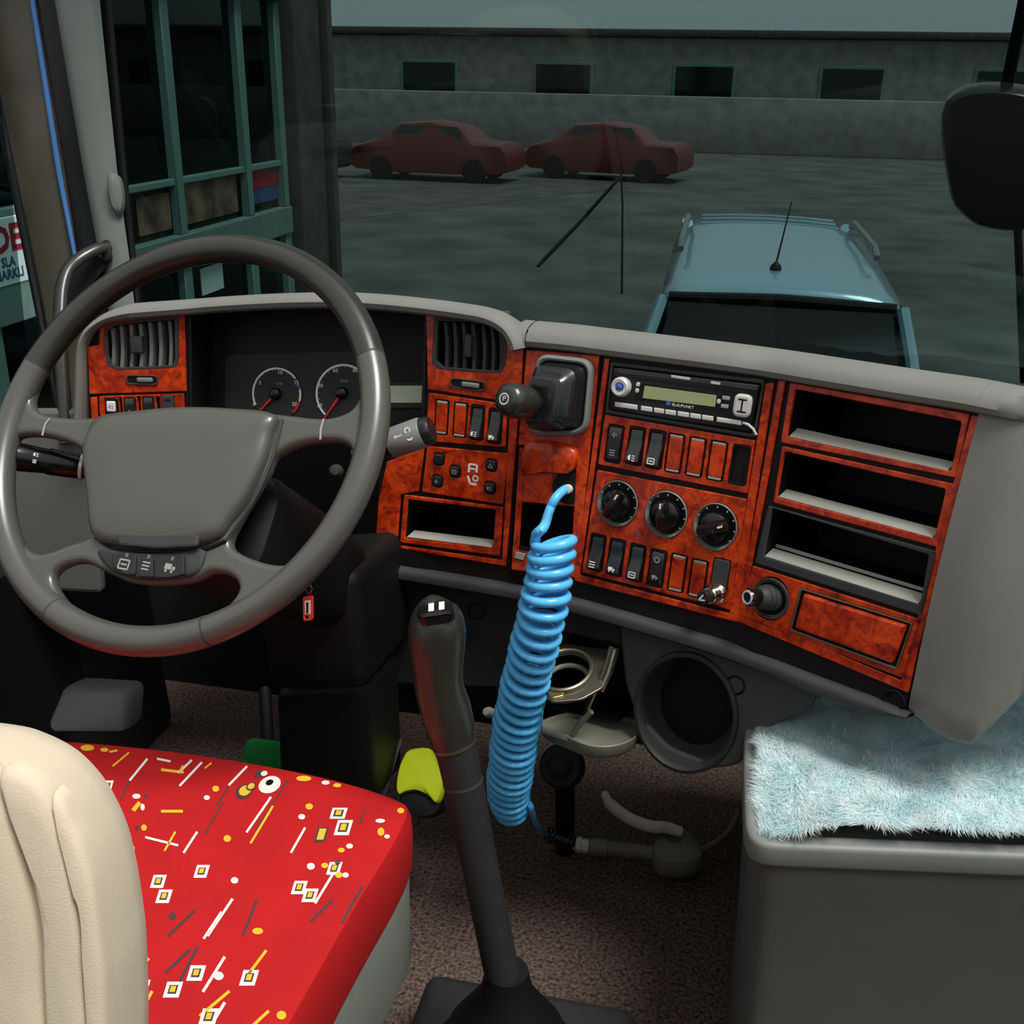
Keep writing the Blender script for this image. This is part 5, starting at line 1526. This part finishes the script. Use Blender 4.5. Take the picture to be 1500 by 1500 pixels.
# ================================================================== SEAT WITH RED PATTERNED COVER
t = thing('driver_seat', 'driver seat with red patterned cushion cover and beige pleated backrest', 'seat', Vector((-.6, .6, 0)))
Z = .47
HQ = PL(Vector((0, 0, Z)), 0, 0, Vector((1, 0, 0)), Vector((0, 0, 1)))
so2 = [tuple(v) for v in spl([(-.90, .84), (-.84, .915), (-.74, .945), (-.60, .958), (-.474, .957), (-.38, .948), (-.315, .932), (-.298, .915), (-.296, .86), (-.303, .76), (-.312, .58), (-.33, .38), (-.60, .34), (-.90, .38), (-.92, .60)], 5)]
dome('cushion_base', HQ, so2, [(.95, -.22), (.985, -.20), (.985, -.06), (.975, -.03), (.5, -.03)], 'seat_side', t)
cush = dome('cushion_cover', HQ, so2, [(.985, -.085), (1.0, -.07), (1.003, -.035), (.997, -.012), (.982, -.002), (.95, .001), (.85, .003), (.6, .006), (.3, .007), (.02, .007)], 'red_cloth', t)
abox('seat_pedestal', (-.82, .42, 0), (-.40, .84, .26), 'black', t, .02)
bvh = BVHTree.FromPolygons([HQ.M @ v.co for v in cush.data.vertices], [tuple(p.vertices) for p in cush.data.polygons])
PNM = {'cloth_white': 'white_print', 'cloth_yellow': 'yellow_print', 'cloth_grey': 'grey_print', 'black': 'black_print'}
def put(polys, mat, lift=.0006):
    """one printed motif laid on the cloth"""
    V_, F_ = [], []
    for px in polys:
        vs = []
        for x, y in px:
            h = bvh.ray_cast(CAM, ray(x, y).normalized())
            if h[0] is None or h[1].z < .3: vs = None; break
            vs.append(h[0] + Vector((0, 0, lift)))
        if vs:
            b = len(V_); V_ += vs; F_.append(tuple(range(b, b + len(vs))))
    if F_: mesh(PNM[mat], V_, F_, mat, cush, None, False, False)
def stroke(a, b, w, mat):
    a, b = Vector(a), Vector(b)
    n = (b - a).normalized(); n = Vector((-n.y, n.x)) * w / 2
    m = 4
    put([[tuple(a.lerp(b, k / m) + n) for k in range(m + 1)] + [tuple(a.lerp(b, k / m) - n) for k in range(m, -1, -1)]], mat)
def blob(c, rx, ry, mat, rot=0.0, lift=.0006):
    put([[(c[0] + rx * cos(a) * cos(rot) - ry * sin(a) * sin(rot), c[1] + rx * cos(a) * sin(rot) + ry * sin(a) * cos(rot)) for a in [2 * pi * k / 14 for k in range(14)]]], mat, lift)
def box_(c, w, h, mat, sk=.3, lift=.0006):
    put([[(c[0] - w - sk * -h, c[1] - h), (c[0] + w - sk * -h, c[1] - h), (c[0] + w - sk * h, c[1] + h), (c[0] - w - sk * h, c[1] + h)]], mat, lift)
for a, b in (((216, 1112), (190, 1144)), ((281, 1114), (261, 1133)), ((296, 1117), (263, 1152)), ((362, 1123), (335, 1151)), ((397, 1168), (361, 1220)), ((213, 1227), (261, 1239)), ((289, 1219), (269, 1250)), ((559, 1162), (539, 1182)), ((447, 1213), (426, 1250)), ((230, 1112), (250, 1116))):
    stroke(a, b, 3.2, 'cloth_white')
for a, b, w in (((189, 1103), (165, 1123), 2.4), ((236, 1128), (269, 1132), 4), ((236, 1189), (268, 1189), 4), ((205, 1176), (195, 1188), 6), ((400, 1181), (367, 1236), 3.2), ((257, 1219), (241, 1247), 3), ((522, 1151), (501, 1169), 2.6), ((160, 1102), (172, 1100), 3), ((268, 1122), (262, 1134), 3), ((310, 1118), (300, 1126), 2.5)):
    stroke(a, b, w, 'cloth_yellow')
for a, b in (((422, 1143), (375, 1215)), ((535, 1184), (527, 1207)), ((190, 1144), (176, 1172)), ((326, 1176), (300, 1222)), ((335, 1151), (318, 1180))):
    stroke(a, b, 2.2, 'cloth_grey')
for c, rx, ry, m in (((200, 1167), 6, 3.6, 'cloth_white'), ((303, 1169), 4.5, 3.4, 'cloth_white'), ((187, 1223), 4.5, 4.5, 'cloth_white'), ((92, 1096), 5, 4, 'cloth_white'), ((442, 1197), 5, 4, 'cloth_white'), ((557, 1203), 7, 3, 'cloth_white'), ((512, 1240), 5, 3.6, 'cloth_white'), ((567, 1226), 4, 3, 'cloth_white'), ((209, 1183), 3, 5, 'cloth_white'),
                     ((128, 1096), 10, 4.5, 'cloth_yellow'), ((153, 1099), 6, 3, 'cloth_yellow'), ((316, 1156), 5, 4.5, 'cloth_yellow'), ((333, 1229), 5.5, 5, 'cloth_yellow'), ((211, 1213), 4, 4.5, 'cloth_yellow'), ((193, 1243), 4.5, 4, 'cloth_yellow'), ((445, 1141), 11, 4, 'cloth_yellow'), ((494, 1151), 6, 3, 'cloth_yellow'), ((453, 1182), 5.5, 4.5, 'cloth_yellow'), ((558, 1219), 5, 6, 'cloth_yellow'), ((587, 1188), 5, 4, 'cloth_yellow'), ((477, 1147), 6, 3, 'cloth_white'), ((500, 1246), 5, 3.5, 'cloth_yellow'),
                     ((214, 1166), 3, 3, 'cloth_grey'), ((201, 1213), 3.5, 3, 'cloth_grey')):
    blob(c, rx, ry, m)
blob((395, 1150), 17, 12, 'cloth_white', -.4); blob((395, 1147), 6, 4, 'black', -.4, .0010)
blob((357, 1160), 13, 10, 'cloth_grey', -.5); blob((359, 1159), 9.5, 7, 'cloth_yellow', -.5, .0009); blob((368, 1153), 8, 6, 'cloth_grey', -.5, .0011); blob((368, 1153), 5.5, 4, 'cloth_yellow', -.5, .0014)
blob((381, 1134), 9, 5, 'cloth_grey', -.3); blob((387, 1134), 5, 3.6, 'cloth_white', -.3, .0010)
for c, w, h in (((156, 1153), 8, 9), ((157, 1171), 6, 5), ((496, 1192), 11, 8), ((503, 1213), 11, 11)):
    box_(c, w, h, 'cloth_white'); box_(c, w * .62, h * .6, 'cloth_grey', lift=.0010); box_(c, w * .36, h * .42, 'cloth_yellow', lift=.0014)
box_((471, 1223), 8, 11, 'cloth_grey'); box_((471, 1223), 5, 8, 'cloth_yellow', lift=.0010)
rn = random.Random(3)
for k in range(46):                                  # the cover's pattern goes on towards the backrest
    x, y = rn.uniform(190, 560), rn.uniform(1262, 1500)
    s_ = 1 + (y - 1250) / 700
    kind = rn.random()
    m = rn.choice(['cloth_white', 'cloth_yellow', 'cloth_white', 'cloth_grey'])
    if kind < .45: stroke((x, y), (x - rn.uniform(18, 36) * s_, y + rn.uniform(26, 50) * s_), 3.4 * s_, m)
    elif kind < .8: blob((x, y), rn.uniform(4, 7) * s_, rn.uniform(3.5, 5) * s_, m)
    else:
        box_((x, y), 9 * s_, 9 * s_, 'cloth_white'); box_((x, y), 5 * s_, 5 * s_, 'cloth_grey', lift=.0010); box_((x, y), 3 * s_, 3.4 * s_, 'cloth_yellow', lift=.0014)
def putw(polys, mat, lift=.0006):
    V_, F_ = [], []
    for p in polys:
        vs = []
        for x, y in p:
            h = bvh.ray_cast(Vector((x, y, 1)), Vector((0, 0, -1)))
            if h[0] is None or h[1].z < .5: vs = None; break
            vs.append(h[0] + Vector((0, 0, lift)))
        if vs:
            b = len(V_); V_ += vs; F_.append(tuple(range(b, b + len(vs))))
    if F_: mesh(PNM[mat], V_, F_, mat, cush, None, False, False)
for k in range(60):                                  # and over the far side of the cushion, behind the backrest
    x, y = rn.uniform(-.90, -.60), rn.uniform(.42, .92)
    if x > -.72 and y > .68: continue
    m = rn.choice(['cloth_white', 'cloth_yellow', 'cloth_white', 'cloth_grey'])
    if rn.random() < .55: putw([bar((x, y), (x - .012, y - .035), .0025)], m)
    else: putw([circ(x, y, .005, .0045, 12)], m)
# beige backrest: padded body with stitched pleats, seen from behind and above
BQ = PL(P(90, 1150, .60), -6, 14)
def padpanel(px, prof, nm='backrest_panel', h=0.0):
    return dome(nm, BQ, BQ.q([tuple(v) for v in spl(px, 5)], h), prof, 'beige_cloth', t)
sil = [(-340, 1204), (-310, 1119), (-230, 1090), (-110, 1080), (-34, 1087), (8, 1100), (48, 1120), (78, 1144), (106, 1177), (126, 1211), (144, 1252), (158, 1304), (170, 1374), (178, 1450), (180, 1600), (156, 1680), (-110, 1690), (-310, 1680), (-345, 1500)]
padpanel(sil, [(.86, -.085), (.93, -.078), (.975, -.06), (.995, -.035), (1.0, -.018), (.99, -.006), (.96, -.001), (.9, .002), (.3, .003)], 'backrest_core', -.03)
PF = [(1.0, -.006), (.99, .001), (.965, .004), (.90, .0070), (.7, .009), (.2, .010)]
padpanel([(82, 1158), (96, 1166), (112, 1196), (129, 1233), (144, 1288), (155, 1368), (162, 1460), (160, 1600), (146, 1610), (142, 1450), (134, 1348), (120, 1258), (102, 1198)], PF)
padpanel([(4, 1126), (28, 1122), (66, 1146), (90, 1188), (112, 1256), (126, 1338), (135, 1440), (138, 1610), (86, 1620), (80, 1450), (70, 1338), (48, 1238), (22, 1162)], PF)
padpanel([(-250, 1134), (-130, 1110), (-26, 1110), (-2, 1128), (16, 1162), (40, 1238), (62, 1338), (72, 1450), (78, 1620), (-110, 1640), (-290, 1600), (-310, 1318)], PF)

# ================================================================== FUR COVERED BOX ON THE PASSENGER SIDE
TZ = .45
t = thing('passenger_bench', 'grey plastic bench box under the blue-white fur, right of the footwell', 'bench', Vector((.45, 1.2, 0)))
def xy(px, z=TZ): 
    p = onz(*px, z); return (p.x, p.y)
rim_o = [xy(p) for p in ((1092, 1062), (1089, 1120), (1091, 1190))] + [tuple(v) for v in spl([xy((1092, 1205)), xy((1099, 1224)), xy((1118, 1236)), xy((1146, 1240))], 4, False)] + [xy((1300, 1246)), xy((1500, 1254)), (.95, 1.16), (.95, 1.62), (.06, 1.62)]
ro = [Vector((x, y)) for x, y in rim_o]
HT = PL(Vector((0, 0, TZ)), 0, 0, Vector((1, 0, 0)), Vector((0, 0, 1)))
inn = [xy(p) for p in ((1122, 1064), (1118, 1120), (1117, 1180))] + [tuple(v) for v in spl([xy((1119, 1195)), xy((1128, 1210)), xy((1150, 1220))], 4, False)] + [xy((1300, 1226)), xy((1500, 1234)), (.91, 1.17), (.91, 1.58), (.085, 1.58)]
slab('rim', HT, rim_o, 'mid', t, (-.03, .0), [inn], .006, bres=2)
rings = [[(x, y, z) for x, y in [((.5 + (a - .5) * s), (1.3 + (b - 1.3) * s)) for a, b in rim_o]] for s, z in ((1, TZ - .012), (.985, TZ - .03), (.96, .12), (.96, .01))]
loft('box_side', rings, 'shell', t)

t = thing('fur_throw', 'shaggy blue-white fur throw spread over the grey bench box', 'fur throw', Vector((.45, 1.25, TZ)))
gridx, gridy = 60, 48
def furz(x, y):
    z = TZ + .006 + .012 * noise.noise(Vector((x * 9, y * 9, 1.3))) + .006 * noise.noise(Vector((x * 26, y * 26, 4.1)))
    z += max(0, y - 1.30) * .12
    ed = min(x - .07, 0.1)
    z += .012 * min(1, max(0, ed) / .05)
    return z
x0_, x1_ = .066, .92
def fy0(x): return xy((1125, 1226))[1] + (x - .07) * .16 + .005 * noise.noise(Vector((x * 40, 0, 0)))
vs, fs = [], []
for i in range(gridx + 1):
    for j in range(gridy + 1):
        x = x0_ + (x1_ - x0_) * i / gridx
        y = fy0(x) + (1.56 - fy0(x)) * j / gridy
        x2 = x + .008 * noise.noise(Vector((y * 30, 2, 0))) if i == 0 else x
        vs.append((x2, y, furz(x, y)))
for i in range(gridx):
    for j in range(gridy):
        a = i * (gridy + 1) + j
        fs.append((a, a + 1, a + gridy + 2, a + gridy + 1))
o = mesh('hide', vs, fs, 'fur_base', t)
rn = random.Random(11)
vs, fs = [], []
for k in range(110000):
    x = x0_ + (x1_ - x0_) * (rn.random() ** 1.5)
    y = fy0(x) + (1.54 - fy0(x)) * (rn.random() ** 1.25)
    z = furz(x, y)
    cl = Vector((noise.noise(Vector((x * 22, y * 22, 7))), noise.noise(Vector((x * 22, y * 22, 19))) - .25, 0)) * 1.5
    d = Vector((cl.x + rn.uniform(-.4, .4), cl.y + rn.uniform(-.4, .4), rn.uniform(.25, .6))).normalized()
    if x < .10 and rn.random() < .6: d = (d + Vector((-.9, 0, 0))).normalized()
    L = rn.uniform(.008, .018)
    wv = Vector((-d.y, d.x, 0)); 
    if wv.length < 1e-4: continue
    wv = wv.normalized() * rn.uniform(.0003, .0006)
    p = Vector((x, y, z - .001)); m = p + d * L * .55; e = p + d * L + Vector((d.x, d.y, -.9)) * L * .25
    b = len(vs)
    vs += [p - wv, p + wv, m + wv * .8, m - wv * .8, e]
    fs += [(b, b + 1, b + 2, b + 3), (b + 3, b + 2, b + 4)]
o = mesh('fur_fibres', vs, fs, 'fur', t, fix=False)
o['kind'] = 'stuff'
